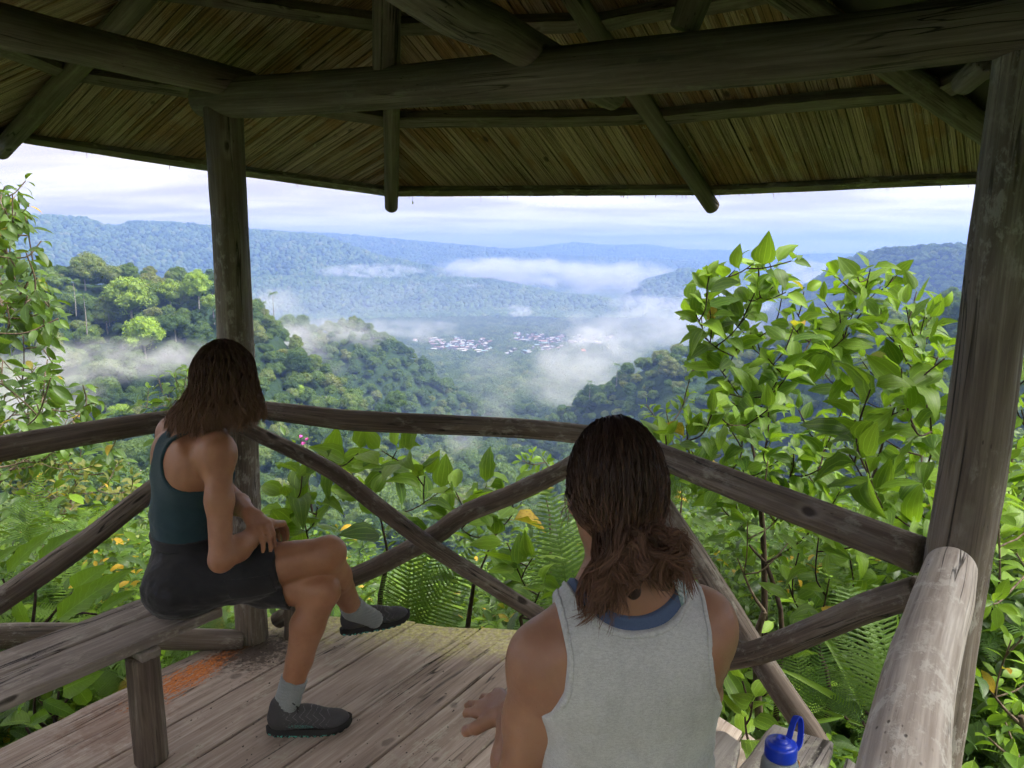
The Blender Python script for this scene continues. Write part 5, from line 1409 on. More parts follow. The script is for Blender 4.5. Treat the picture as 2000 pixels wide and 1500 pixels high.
# ---- shoe, built once at the heel, toe along +y
def shoe_parts():
    fg = Figure()
    fg.ell((0, .045, .052), (.034, .044, .046), None, 's', .02); fg.ell((0, .115, .048), (.039, .075, .042), None, 's', .03)
    fg.ell((.002, .205, .034), (.043, .060, .029), None, 's', .03); fg.cap((0, .05, .07), (0, .045, .095), .036, .034, 's', .02)
    f = fg.field((-.07, -.03, 0), (.07, .30, .15), .004)
    V, F = surf_nets(f, (-.07, -.03, 0), .004); V = smooth(V, F, 2)
    V[:, 2] = np.maximum(V[:, 2], .016)
    N = vert_normals(V, F)                                   # quilted panel relief
    V = V + N * (.0003 * np.sign(np.sin(V[:, 1] * 210 + np.abs(V[:, 0]) * 60) * np.sin(V[:, 1] * 120 - V[:, 2] * 260)) * (np.abs(V[:, 0]) > .022) * (V[:, 2] > .03) * (V[:, 2] < .075))[:, None]
    upper = mesh_np('upper', V, F, True, {'wc': ('FLOAT_VECTOR', V)}, M_SHOE)
    # sole with lugs
    ys = np.linspace(-.004, .272, 40); hw = .036 + .010 * np.sin((ys - .02) / .25 * np.pi * 1.15 - .9) ; hw = np.where(ys < .03, hw * np.sqrt(np.clip((ys + .004) / .034, 0.02, 1)), hw); hw = np.where(ys > .215, hw * np.sqrt(np.clip(1 - ((ys - .215) / .058) ** 2, .02, 1)), hw)
    toe = np.clip((ys - .18) / .09, 0, 1) ** 2 * .016
    Vv, Ff = [], []
    for i, y in enumerate(ys):
        lug = .0045 * (i % 3 == 0)
        for x, z in ((-hw[i], 0 + toe[i] + lug), (hw[i], 0 + toe[i] + lug), (hw[i] * 1.04, .012 + toe[i]), (hw[i] * .98, .026 + toe[i] * .8), (-hw[i] * .98, .026 + toe[i] * .8), (-hw[i] * 1.04, .012 + toe[i])): Vv.append((x, y, z))
    for i in range(39):
        for q in range(6): Ff.append((i * 6 + q, i * 6 + (q + 1) % 6, i * 6 + 6 + (q + 1) % 6, i * 6 + 6 + q))
    Ff += [(0, 5, 4, 3), (0, 3, 2, 1), (234, 235, 236, 237), (234, 237, 238, 239)]
    sole = mesh_np('sole', np.array(Vv), np.array(Ff), False, {'wc': ('FLOAT_VECTOR', np.array(Vv))}, M_SOLE)
    lp = []
    def top(x, y): return .094 - max(0, (y - .085)) * .42 + .004 - abs(x) * .35
    for k in range(5):
        y = .092 + k * .020
        lp.append(tube_arrays([(-.020, y, top(.02, y)), (0, y + .006, top(0, y)), (.020, y + .012, top(.02, y))], .0021, 5, 5))
        lp.append(tube_arrays([(.020, y, top(.02, y)), (0, y + .006, top(0, y) + .002), (-.020, y + .012, top(.02, y))], .0021, 5, 5))
    for sg in (-1, 1):
        lp.append(tube_arrays([(0, .088, .100), (sg * .02, .082, .118), (sg * .03, .095, .112), (sg * .006, .09, .102)], .0018, 5, 10))
        lp.append(tube_arrays([(0, .088, .100), (sg * .018, .10, .098), (sg * .032, .104, .084)], .0018, 5, 8))
    V, F, _ = merge(lp); lace = mesh_np('lace', V, F, True, None, M_LACE)
    return upper, sole, lace
m, t, out = new_mat('grey_trail_shoe'); p = t.attr('wc').outputs['Vector']
zz = t.math('ABSOLUTE', t.math('SINE', t.math('ADD', t.math('MULTIPLY', t.sep(p)[1], 150.), t.math('MULTIPLY', t.math('PINGPONG', t.sep(p)[2], .014), 190.)))); 
principled(t, out, t.mix(t.math('MULTIPLY', t.remap(zz, .16, .05), t.math('MULTIPLY', t.remap(t.sep(p)[1], .21, .19), t.remap(t.sep(p)[1], .05, .07))), t.mix(t.noise(p, 420.), (.040, .040, .044), (.075, .075, .08)), (.17, .172, .18)), .7, t.bump(t.noise(p, 500., 3.), .4, .002), .3); M_SHOE = m
m, t, out = new_mat('black_teal_sole'); p = t.attr('wc').outputs['Vector']; px_, py_, pz_ = t.sep(p)
lugc = t.math('MULTIPLY', t.remap(t.noise(t.scale(p, (5, 130, 90)), 1., 2.), .5, .56), t.remap(pz_, .009, .006))
principled(t, out, t.mix(lugc, (.022, .022, .024), (.09, .36, .30)), .75, None, .3); M_SOLE = m
m, t, out = new_mat('black_lace'); principled(t, out, (.012, .013, .016), .8); M_LACE = m
m, t, out = new_mat('teal_print'); principled(t, out, (.06, .22, .19), .6); M_TPRINT = m
SHOE = shoe_parts()
def put_shoe(parent, heel, toe_dir, up=UP, s=1., text=True):
    d = Vector(toe_dir).normalized(); x = d.cross(Vector(up)).normalized(); z = x.cross(d)
    M = Matrix(((x.x * s, d.x * s, z.x * s, heel[0]), (x.y * s, d.y * s, z.y * s, heel[1]), (x.z * s, d.z * s, z.z * s, heel[2]), (0, 0, 0, 1)))
    sh = add_leaf('shoe', SHOE[0], parent, M)
    for nm, me in (('sole', SHOE[1]), ('lace', SHOE[2])):
        c = bpy.data.objects.new(nm, me); COL.objects.link(c); c.parent = sh
    if text:                                              # small lettering along the outer side
        cu = bpy.data.curves.new('lettering', 'FONT'); cu.body = 'LA SPORTIVA'; cu.size = .013; cu.extrude = .0004; cu.align_x = 'CENTER'
        c = bpy.data.objects.new('lettering', cu); COL.objects.link(c)
        dg = bpy.context.evaluated_depsgraph_get(); me = bpy.data.meshes.new_from_object(c.evaluated_get(dg)); bpy.data.objects.remove(c)
        me.materials.clear(); me.materials.append(M_TPRINT)
        c = bpy.data.objects.new('lettering', me); COL.objects.link(c); c.parent = sh
        c.matrix_local = Matrix.Translation((.0415, .112, .036)) @ Matrix(((0, 0, 1, 0), (1, 0, 0, 0), (0, 1, 0, 0), (0, 0, 0, 1))) @ Matrix.Rotation(-.12, 4, 'Z')
    return sh

# ================================================================== seated woman on the plank bench
w1 = empty('person', (-1.07, 2.33, .41)); tag(w1, 'woman in dark teal tank top and black shorts sitting cross-legged on the plank bench', 'person')
F1 = Vector((.72, .69, 0)).normalized(); R1 = Vector((F1.y, -F1.x, 0)); AX1 = (R1, F1, UP)
Fp = Vector((.95, .30, 0)).normalized(); Rp = Vector((Fp.y, -Fp.x, 0)); AXP = (Rp, Fp, UP)
b = Figure()
pel, wst, chs = Vector((-1.055, 2.33, .53)), Vector((-1.070, 2.335, .70)), Vector((-1.032, 2.335, .865))
rh, lh = Vector((-1.03, 2.25, .515)), Vector((-1.05, 2.405, .50))
rk, lk = Vector((-.598, 2.305, .588)), Vector((-.612, 2.280, .470))
ra, la = Vector((-.583, 2.575, .265)), Vector((-.735, 2.250, .105))
b.ell(pel, (.160, .105, .115), AXP, 'hip', .05); b.ell(pel + Vector((-.022, -.075, -.03)), (.082, .086, .090), AXP, 'hip', .04); b.ell(pel + Vector((-.022, .075, -.03)), (.082, .086, .090), AXP, 'hip', .04)
b.ell(wst, (.124, .090, .130), AX1, 'torso', .06); b.ell(chs, (.146, .096, .135), AX1, 'torso', .06)
b.ell(chs + F1 * .055 + R1 * .055 + Vector((0, 0, -.015)), (.055, .05, .055), AX1, 'torso', .04); b.ell(chs + F1 * .055 - R1 * .055 + Vector((0, 0, -.015)), (.055, .05, .055), AX1, 'torso', .04)
rs, ls = chs + R1 * .168 + F1 * .022 + Vector((0, 0, .085)), chs - R1 * .155 + F1 * .01 + Vector((0, 0, .09))
nk = Vector((-.972, 2.350, 1.000)); H1 = Vector((-.918, 2.380, 1.152))
b.ell(chs - F1 * .055 + R1 * .075 + Vector((0, 0, .03)), (.055, .03, .075), AX1, 'torso', .05); b.ell(chs - F1 * .055 - R1 * .075 + Vector((0, 0, .03)), (.055, .03, .075), AX1, 'torso', .05)
b.chain([rs, nk + R1 * .03], [.044, .042], 'torso', .05); b.chain([ls, nk - R1 * .03], [.044, .042], 'torso', .05)
b.chain([nk, H1 + Vector((-.012, -.012, -.05))], [.050, .047], 'neck', .04)
FH1 = Vector((.62, .78, -.04)).normalized(); RH1 = FH1.cross(UP).normalized()
face(b, H1, FH1, RH1)
# legs: right thigh over the left, right shin hanging on the far side
b.chain([rh, rh.lerp(rk, .45) + Vector((0, 0, .004)), rk], [.090, .078, .054], 'rthigh', .04); b.ell(rk + Vector((.012, 0, .012)), (.044, .044, .044), None, 'rleg', .03)
b.chain([rk, rk.lerp(ra, .32) + Vector((0, -.012, -.008)), ra], [.050, .052, .033], 'rleg', .02)
b.chain([lh, lh.lerp(lk, .5), lk], [.088, .076, .054], 'lthigh', .012); b.ell(lk + Vector((.012, 0, .006)), (.045, .045, .045), None, 'lleg', .014)
b.chain([lk, lk.lerp(la, .30) + Vector((-.014, 0, 0)), lk.lerp(la, .62) + Vector((-.004, 0, 0)), la, la + Vector((.0, 0, -.05))], [.050, .055, .042, .033, .03], 'lleg', .014)
b.chain([ra, ra + Vector((.07, .03, -.055))], [.033, .028], 'rleg', .02)
# arms
re, le = Vector((-.866, 2.115, .648)), Vector((-.965, 2.500, .705))
rw, lw = Vector((-.785, 2.300, .690)), Vector((-.842, 2.300, .730))
b.ell(rs + Vector((.0, -.0, -.014)), (.042, .042, .050), AX1, 'arm', .06)
b.ell(ls, (.048, .048, .052), AX1, 'arm', .03)
b.chain([rs, rs.lerp(re, .45) + R1 * .004, re], [.042, .038, .032], 'arm', .03); b.chain([re, re.lerp(rw, .35) + Vector((0, 0, -.003)), rw], [.034, .038, .024], 'arm', .02)
b.chain([ls, ls.lerp(le, .5), le], [.045, .041, .034], 'arm', .03); b.chain([le, le.lerp(lw, .35), lw], [.034, .037, .024], 'arm', .015)
b.hand(rw, (.05, .90, -.30), (.1, -.1, -1), (.6, .65, .7, .7), 1., (.35, .8), 1, .04)
b.hand(lw, (.62, -.60, -.28), (-.25, .22, -1), (.66, .62, .60, .62), 1., (.30, .9), 1, .03)
LO, HI = (-1.27, 2.02, .03), (-.48, 2.72, 1.29)
body1 = b.mesh('body', LO, HI, .0055, M_SKIN1, w1, it=1)
eyes(H1, FH1, RH1, w1)
WZ1 = ([.0, .795, .825, .845, .87, .92, .97, 1.0, 1.03, 1.2], [.4, .4, .145, .085, .055, .036, .042, .055, .065, .065])
def reg1(x, y, z):
    s = (x - chs.x) * R1.x + (y - chs.y) * R1.y; f = (x - chs.x) * F1.x + (y - chs.y) * F1.y
    w = np.interp(z, *WZ1) + 0 * s
    neck = z - (1.012 - np.clip(.06 - np.abs(s), 0, .06) * .6 - np.clip(f, 0, .2) * .5)
    return np.maximum(np.maximum(np.abs(s) - w, neck), .622 - z)
def wr1(V):
    n = fbm(V * np.array([14, 14, 38]), 3, 4) * .008 * np.clip((.80 - V[:, 2]) / .12, .10, 1); return n
b.mesh('tank_top', (-1.27, 2.15, .58), (-.86, 2.56, 1.06), .0045, M_TEAL, w1, ('torso', 'hip', 'neck'), .0075, reg1, wr1, 1)
rd, ld = (rk - rh), (lk - lh)
def reg_sh(x, y, z):
    def t(d, o): return ((x - o.x) * d.x + (y - o.y) * d.y + (z - o.z) * d.z) / d.length_squared
    hem = np.minimum(t(rd, rh) - .66, t(ld, lh) - .62) * .44
    return np.maximum(hem, z - .655)
b.mesh('shorts', (-1.28, 2.08, .36), (-.66, 2.56, .69), .005, M_BLACK, w1, ('hip', 'rthigh', 'lthigh', 'torso'), .012, reg_sh, lambda V: fbm(V * np.array([16, 30, 26]), 3, 9) * .0075, 1)
def reg_pk(x, y, z):
    o = rh.lerp(rk, .47); d = rd.normalized(); a = (x - o.x) * d.x + (y - o.y) * d.y + (z - o.z) * d.z
    u = z - (o.z - .022) + a * -.05
    return np.maximum(np.maximum(np.abs(a) - .068, np.abs(u) - .036), y - 2.30)
b.mesh('pocket', (-1.0, 2.08, .40), (-.70, 2.35, .66), .004, M_BLACK, w1, ('hip', 'rthigh'), .0155, reg_pk, None, 1)
b.mesh('waistband', (-1.28, 2.12, .60), (-.88, 2.56, .69), .0045, M_BLACK, w1, ('hip', 'torso'), .0150, lambda x, y, z: np.abs(z - .643) - .014 + 0 * x + 0 * y, None, 1)
# socks and shoes
def sock(parent, a, bb, tag_, fig, top, lo, hi):
    d = (Vector(bb) - Vector(a)).normalized()
    fig.mesh('sock', lo, hi, .0035, M_SOCK, parent, (tag_,), .0055, lambda x, y, z: -(((x - top.x) * d.x + (y - top.y) * d.y + (z - top.z) * d.z)), lambda V: .0012 * np.sin(V[:, 2] * 620) + fbm(V * np.array([20, 20, 55]), 2, 3) * .002, 1)
sock(w1, lk, la, 'lleg', b, la + Vector((0, 0, .085)), (-.81, 2.17, .03), (-.65, 2.34, .22))
sock(w1, rk, ra, 'rleg', b, ra + (rk - ra).normalized() * .045, (-.67, 2.48, .16), (-.45, 2.68, .34))
put_shoe(w1, (-.800, 2.232, .0), (.255, .035, 0), text=True)
put_shoe(w1, (-.632, 2.585, .158), (.215, .085, .012), Vector((-.05, .0, 1)), .96, False)
# ring and bracelet
m, t, out = new_mat('silver'); principled(t, out, (.7, .7, .68), .25, None, .5, Metallic=1.); M_SILVER = m
m, t, out = new_mat('woven_bracelet'); principled(t, out, (.16, .06, .035), .8); M_BRAID = m
def ring_mesh(c, ax, r, rr, mat, name, parent):
    ax = Vector(ax).normalized(); u = ax.orthogonal().normalized(); v = ax.cross(u)
    P = [Vector(c) + (u * math.cos(q) + v * math.sin(q)) * r for q in np.linspace(0, 2 * math.pi, 17)]
    V, F, _ = tube_arrays(P, rr, 6, 18, False); link(name, mesh_np(name, V, F, True, None, mat), None, parent)
ring_mesh(rw.lerp(re, .06), rw - re, .0265, .004, M_BRAID, 'bracelet', w1)
ring_mesh(Vector((-.797, 2.221, .660)), (.2, -.3, -.9), .0105, .0022, M_SILVER, 'finger_ring', w1)
# hair: parted on top, falling to the shoulders in loose waves
UH1 = RH1.cross(FH1)
def hp(H, Rh, Fh, Uh, th, ph, k):
    """point on the skull shell: ph from the crown, th azimuth from the face"""
    return np.array(H + (Rh * (math.sin(ph) * math.sin(th) * .076) + Fh * (math.sin(ph) * math.cos(th) * .096) + Uh * (math.cos(ph) * .110)) * k)
paths = []
for q in range(9500):
    th = RNG.uniform(R(52), R(308)); lay = RNG.uniform(0, 1); k = 1.02 + .15 * lay
    ph0 = R(RNG.uniform(0, 14)); n = 18
    end = 1.024 + RNG.normal(0, .015) + .02 * (1 - lay) * RNG.uniform() + .012 * math.cos(th)
    P = []
    phs = np.linspace(ph0, R(96), 9); lock0 = int(th * 14) * 2.1
    for f in phs: P.append(hp(H1, RH1, FH1, UH1, th + .10 * math.sin(f * 5 + lock0), f, k + .05 * (f / 1.7) ** 2) + RNG.normal(0, .0009, 3))
    o = P[-1]; out_ = (Vector(o) - H1); out_.z = 0; out_.normalize()
    back = max(0., -math.cos(th)); left = max(0., -math.sin(th))
    fl = .016 + .034 * back * lay + .066 * left * lay + .014 * lay
    lock = int(th * 14) ; ph_ = (lock * 2.399) % 6.28 + RNG.normal(0, .25); wv = .007 + .010 * ((lock * .618) % 1)
    for j in range(1, 10):
        f = j / 9; zc = o[2] + (end - o[2]) * f
        sw = math.sin(f * 7.5 + ph_) * wv * f ** .7
        P.append(np.array([o[0] + out_.x * (fl * f ** 1.3 - .018 * max(0, f - .8) * 3) - out_.y * sw, o[1] + out_.y * (fl * f ** 1.3 - .018 * max(0, f - .8) * 3) + out_.x * sw, zc]) + RNG.normal(0, .0012, 3))
    paths.append(np.array(P))
V, F, A = strands(paths, .0010)
# a solid inner mass so that nothing shows through
hb = Figure(); hb.ell(H1 - FH1 * .012 + UH1 * .006, (.070, .082, .104), (RH1, FH1, UH1), 'h', .02)
for th in np.linspace(R(75), R(285), 11):
    p = Vector(hp(H1, RH1, FH1, UH1, th, R(92), .90)); o2 = (p - H1); o2.z = 0; o2.normalize(); hb.cap(p, p + o2 * .014 + Vector((0, 0, -.10)), .014, .014, 'h', .03)
f = hb.field((-1.12, 2.2, .98), (-.78, 2.56, 1.30), .006); V2, F2 = surf_nets(f, (-1.12, 2.2, .98), .006); V2 = smooth(V2, F2, 2)
A2 = np.stack([np.full(len(V2), .3), np.full(len(V2), .8), np.zeros(len(V2))], 1)
link('hair', mesh_np('hair', np.vstack([V, V2]), np.concatenate([F, F2 + len(V)]), True, {'hs': ('FLOAT_VECTOR', np.vstack([A, A2]))}, M_HAIR1), None, w1)

# ================================================================== woman in grey, seen from behind
w2 = empty('person', (.19, 1.12, .41)); tag(w2, 'woman in grey sleeveless shirt with low tied dark hair, seen from behind', 'person')
F2v = Vector((-.10, .995, 0)).normalized(); R2v = Vector((F2v.y, -F2v.x, 0)); AX2 = (R2v, F2v, UP)
g = Figure()
c2 = Vector((.185, 1.135, .855)); n2_ = Vector((.180, 1.140, 1.015)); H2 = Vector((.172, 1.190, 1.168))
g.ell((.20, 1.13, .52), (.165, .11, .115), AX2, 'hip', .05); g.ell((.195, 1.13, .69), (.135, .092, .14), AX2, 'torso', .06); g.ell(c2, (.150, .098, .145), AX2, 'torso', .06)
g.ell(c2 - F2v * .062 + R2v * .075 + Vector((0, 0, .045)), (.06, .03, .08), AX2, 'torso', .05); g.ell(c2 - F2v * .062 - R2v * .075 + Vector((0, 0, .045)), (.06, .03, .08), AX2, 'torso', .05)
s2r, s2l = c2 + R2v * .122 + Vector((0, 0, .096)), c2 - R2v * .133 + Vector((0, 0, .052))
g.chain([s2r, n2_ + R2v * .03], [.044, .045], 'torso', .05); g.chain([s2l, n2_ - R2v * .03], [.044, .045], 'torso', .05)
g.chain([n2_, H2 + Vector((0, -.015, -.05))], [.054, .050], 'neck', .04)
FH2 = Vector((-.10, .98, -.12)).normalized(); RH2 = FH2.cross(UP).normalized(); UH2 = RH2.cross(FH2)
face(g, H2, FH2, RH2)
e2l, w2l = Vector((.008, 1.125, .665)), Vector((-.003, 1.300, .690))
e2r, w2r = Vector((.355, 1.290, .740)), Vector((.215, 1.440, .650))
g.ell(s2l + Vector((-.008, 0, -.018)), (.041, .043, .053), AX2, 'arm', .06); g.ell(s2r + Vector((.006, .005, -.014)), (.040, .043, .052), AX2, 'arm', .06)
g.chain([s2l, s2l.lerp(e2l, .45) + Vector((-.004, 0, 0)), e2l], [.043, .039, .033], 'arm', .03); g.chain([e2l, e2l.lerp(w2l, .35), w2l], [.036, .038, .025], 'arm', .02)
g.chain([s2r, s2r.lerp(e2r, .45), e2r], [.049, .044, .035], 'arm', .03); g.chain([e2r, e2r.lerp(w2r, .35), w2r], [.035, .037, .024], 'arm', .02)
g.hand(w2l, (-.50, .70, -.20), (.35, .15, -1), (.18, .26, .34, .42), 1.05, (.8, .3), 1, .30); g.hand(w2r, (-.4, .85, -.2), (0, 0, -1), (.3, .3, .35, .4), 1., (.7, .4), -1)
for sg, hx, kx in ((-1, .115, .085), (1, .29, .31)):
    hp_, kn, an = Vector((hx, 1.14, .50)), Vector((kx, 1.56, .475)), Vector((kx + .01, 1.58, .105))
    g.chain([hp_, hp_.lerp(kn, .5), kn], [.088, .076, .054], 'thigh', .04); g.chain([kn, kn.lerp(an, .3) + Vector((0, -.014, 0)), an, an - Vector((0, 0, .05))], [.052, .055, .034, .03], 'leg', .02)
body2 = g.mesh('body', (-.10, .98, .03), (.46, 1.72, 1.31), .0055, M_SKIN2, w2, it=1)
eyes(H2, FH2, RH2, w2)
WZ2 = ([.0, .76, .80, .83, .86, .90, .95, 1.0, 1.05, 1.3], [.5, .26, .178, .150, .128, .110, .104, .110, .118, .118])
def reg2(x, y, z):
    s = (x - c2.x) * R2v.x + (y - c2.y) * R2v.y; f = (x - c2.x) * F2v.x + (y - c2.y) * F2v.y
    w = np.interp(z, *WZ2) + .006 + 0 * s
    neck = z - (.984 + 5.2 * s * s - np.clip(f, 0, .2) * .4)
    return np.maximum(np.maximum(np.abs(s) - w, neck), .55 - z)
g.mesh('shirt', (.0, .98, .53), (.40, 1.29, 1.09), .0045, M_GREY, w2, ('torso', 'neck', 'hip'), .0095, reg2, lambda V: (fbm(V * np.array([9, 9, 13]), 4, 31) * .007 + .0028 * np.sin(fbm(V * np.array([7, 7, 9]), 2, 12) * 9 + V[:, 2] * 55 + V[:, 0] * 40) * np.clip((.86 - V[:, 2]) / .12, 0, 1)) * np.clip((.98 - V[:, 2]) / .15, .1, 1), 1)
def hem2(wd, rows):                                        # bound armhole and neck seams
    def r(x, y, z):
        a = reg2(x, y, z); return np.maximum(a, -(a + wd))
    return r
g.mesh('hem_binding', (.0, .98, .80), (.40, 1.29, 1.09), .0035, M_GREY, w2, ('torso', 'neck', 'hip'), .0118, lambda x, y, z: np.maximum(hem2(.009, 0)(x, y, z), .875 - z), None, 1)
def reg_bra(x, y, z):
    s = (x - c2.x) * R2v.x + (y - c2.y) * R2v.y; f = (x - c2.x) * F2v.x + (y - c2.y) * F2v.y
    top = .999 + 5.2 * s * s - np.clip(f, 0, .2) * .4
    return np.maximum(np.maximum(np.abs(s) - .105, np.abs(z - top + .012) - .015), f - .03)
g.mesh('sports_bra', (.0, .98, .9), (.40, 1.29, 1.09), .0035, M_BLUE, w2, ('torso', 'neck'), .0065, reg_bra, None, 1)
def reg_st(x, y, z):
    s = (x - c2.x) * R2v.x + (y - c2.y) * R2v.y
    return np.maximum(np.abs(s - .082) - .012, np.abs(z - 1.035) - .028) + 0 * z
g.mesh('strap', (.2, .98, .95), (.36, 1.29, 1.09), .0035, M_STRIPE, w2, ('torso', 'neck'), .0082, reg_st, None, 1)
g.mesh('shorts', (.0, .98, .36), (.42, 1.50, .64), .006, M_BLACK, w2, ('hip', 'thigh', 'torso'), .009, lambda x, y, z: np.maximum(y - 1.42, z - .60) + 0 * x, None, 1)
for kx in (.095, .32):
    put_shoe(w2, (kx, 1.55, 0), (0.02 * (1 if kx > .2 else -1), 1, 0), text=False)
# hair drawn back to the nape, tied, falling in loose curls
G2 = np.array([.178, 1.098, 1.108])
paths = []
for q in range(9000):
    th = RNG.uniform(R(-180), R(180)); k = 1.015 + .075 * RNG.uniform() ** .7
    ph = R(RNG.uniform(20, 62)) if abs(th) < R(75) else R(RNG.uniform(30, 95))
    if abs(th) < R(55): ph = R(RNG.uniform(12, 40))
    a = hp(H2, RH2, FH2, UH2, th, ph, 1.); Hn = np.array(H2)
    av = (a - Hn); gv = (G2 + np.array(RH2) * (.052 * math.sin(th) + RNG.normal(0, .006)) + np.array([0, 0, RNG.normal(-.004, .01)]) - Hn); n = 13; P = []
    ra_, rg_ = np.linalg.norm(av), np.linalg.norm(gv); au, gu = av / ra_, gv / rg_
    # sweep over the crown: via a mid direction pulled up and back
    mid = au + gu + np.array(UH2) * .55 * max(0, math.cos(th)) + np.array(RH2) * math.sin(th) * .35; mid /= np.linalg.norm(mid)
    for f in np.linspace(0, 1, n):
        d = au * (1 - f) ** 2 + mid * 2 * f * (1 - f) + gu * f * f; d /= np.linalg.norm(d)
        lr = Vector(d); e = 1 / math.sqrt((lr.dot(RH2) / .076) ** 2 + (lr.dot(FH2) / .096) ** 2 + (lr.dot(UH2) / .110) ** 2)
        P.append(Hn + d * e * (k * (1 - f ** 4) + 1.05 * f ** 4) + RNG.normal(0, .0011, 3))
    paths.append(np.array(P))
V, F, A = strands(paths, .0010)
curls = []
for lk_ in range(96):                                      # locks of a few dozen strands that curl together
    sel = lk_ / 96
    tgt = (np.array([.244, 1.086, 1.085]) if sel < .42 else np.array([.130, 1.058, 1.036]) if sel < .68 else np.array([.190, 1.064, 1.072])) + RNG.normal(0, .016, 3) * np.array([1.15, .7, 1.1])
    st0 = G2 + np.array([(tgt[0] - G2[0]) * .45, 0, .012]) + RNG.normal(0, .013, 3); ph_ = RNG.uniform(0, 6.28); cr = RNG.uniform(.006, .014); tw = RNG.uniform(4, 8) * RNG.choice([-1, 1])
    mid0 = (st0 + tgt) / 2 + np.array([0, -.020, .016]) + RNG.normal(0, .008, 3)
    for q in range(58):
        st, mid, tg = st0 + RNG.normal(0, .004, 3), mid0 + RNG.normal(0, .004, 3), tgt + RNG.normal(0, .0065, 3); n = 15; P = []; L_ = RNG.uniform(.8, 1.08)
        for f in np.linspace(0, L_, n):
            c = st * (1 - f) ** 2 + mid * 2 * f * (1 - f) + tg * f * f
            P.append(c + cr * min(1, f * 3) * np.array([math.cos(ph_ + tw * f), .6 * math.sin(ph_ + tw * f), .8 * math.sin(ph_ + tw * f * 1.1)]))
        curls.append(np.array(P))
for q in range(120):                                       # flyaway wisps
    a = hp(H2, RH2, FH2, UH2, RNG.uniform(-3.1, 3.1), R(RNG.uniform(20, 100)), 1.05); d = (a - np.array(H2)); d /= np.linalg.norm(d)
    P = [a + d * .012 * f + np.array([0, -.01, -.05]) * f + RNG.normal(0, .002, 3) for f in np.linspace(0, 1, 7)]; curls.append(np.array(P))
Vc, Fc, Ac = strands(curls, .0009); Ac[:, 0] = .45 + .55 * Ac[:, 0]
hb = Figure(); hb.ell(H2 - FH2 * .012 + UH2 * .008, (.073, .086, .105), (RH2, FH2, UH2), 'h', .02); hb.cap(H2 - FH2 * .045 - UH2 * .04, G2, .036, .018, 'h', .03)
hb.cap(G2, (.235, 1.085, 1.05), .018, .013, 'h', .02); hb.cap(G2, (.135, 1.068, 1.015), .016, .010, 'h', .02); hb.cap(G2, (.185, 1.075, 1.04), .018, .012, 'h', .02)
f = hb.field((.03, 1.0, .95), (.33, 1.30, 1.31), .005); V2, F2_ = surf_nets(f, (.03, 1.0, .95), .005); V2 = smooth(V2, F2_, 2)
# keep the face free of hair
keep = ((V2[F2_].mean(1) - np.array(H2)) @ np.array(FH2) < .045) | ((V2[F2_].mean(1) - np.array(H2)) @ np.array(UH2) > .06)
F2_ = F2_[keep]
A2 = np.stack([np.full(len(V2), .2), np.full(len(V2), .8), np.zeros(len(V2))], 1)
link('hair', mesh_np('hair', np.vstack([V, Vc, V2]), np.concatenate([F, Fc + len(V), F2_ + len(V) + len(Vc)]), True, {'hs': ('FLOAT_VECTOR', np.vstack([A, Ac, A2]))}, M_HAIR2), None, w2)
# ------------------------------------------------------------------ benches, bottle, small things
M_BENCH = wood_mat('bench_plank_wood', (.115, .095, .082), (.235, .205, .182), (.35, .32, .285), lichen=(.40, .385, .33), lich=.3, grain=.7)
M_SLAB = wood_mat('lichen_grey_slab', (.20, .175, .155), (.36, .335, .31), (.50, .48, .45), lichen=(.56, .55, .46), lich=.7, grain=.8)
bench = empty('plank_bench', (-1.12, 2.085, 0)); tag(bench, 'weathered two-plank bench on a round log leg under the seated woman', 'bench')
Bd = Vector((.578, .816, 0)).normalized(); Bn = Vector((Bd.y, -Bd.x, 0))
MB = Matrix(((Bn.x, Bd.x, 0, 0), (Bn.y, Bd.y, 0, 0), (0, 0, 1, 0), (0, 0, 0, 1)))
fr = Vector((-.99, 2.208, 0)); fx, fy = fr.dot(Bn), fr.dot(Bd)
def board(x0, x1, y0, y1, z0, z1, mat, parent, nm, M, wob=.003):
    o = [(x0 + RNG.normal(0, wob * .4), y0), (x1, y0)] + [(x1 + RNG.normal(0, wob * .5), y0 + (y1 - y0) * k / 14) for k in range(1, 14)] + [(x1, y1), ((x0 + x1) / 2, y1 + RNG.normal(0, wob)), (x0, y1)] + [(x0 + RNG.normal(0, wob * .5), y1 + (y0 - y1) * k / 14) for k in range(1, 14)]
    return prism(nm, o, z0, z1, mat, parent, M, .004)
board(fx - .138, fx, fy - 1.25, fy + .09, .385, .418, M_BENCH, bench, 'seat_board', MB)
board(fx - .275, fx - .144, fy - 1.25, fy + .07, .386, .420, M_BENCH, bench, 'seat_board', MB)
log('leg', [(-1.118, 2.10, 0.0), (-1.118, 2.10, .356)], [.048, .049], M_RAIL, bench, sides=26, noise=.04)
log('leg', [(-1.62, 1.40, 0.0), (-1.62, 1.40, .356)], [.048, .049], M_RAIL, bench, sides=26, noise=.04)
MC = Matrix.Translation((-1.118, 2.10, 0)) @ MB.to_3x3().to_4x4()
board(-.20, .055, -.03, .03, .355, .384, M_BENCH, bench, 'cleat', MC)
MC = Matrix.Translation((-1.62, 1.40, 0)) @ MB.to_3x3().to_4x4()
board(-.20, .055, -.03, .03, .355, .384, M_BENCH, bench, 'cleat', MC)
log('post', [at_y(570, 1246, 2.86), at_y(572, 1130, 2.86)], [.032, .032], M_RAIL, pav, sides=14)

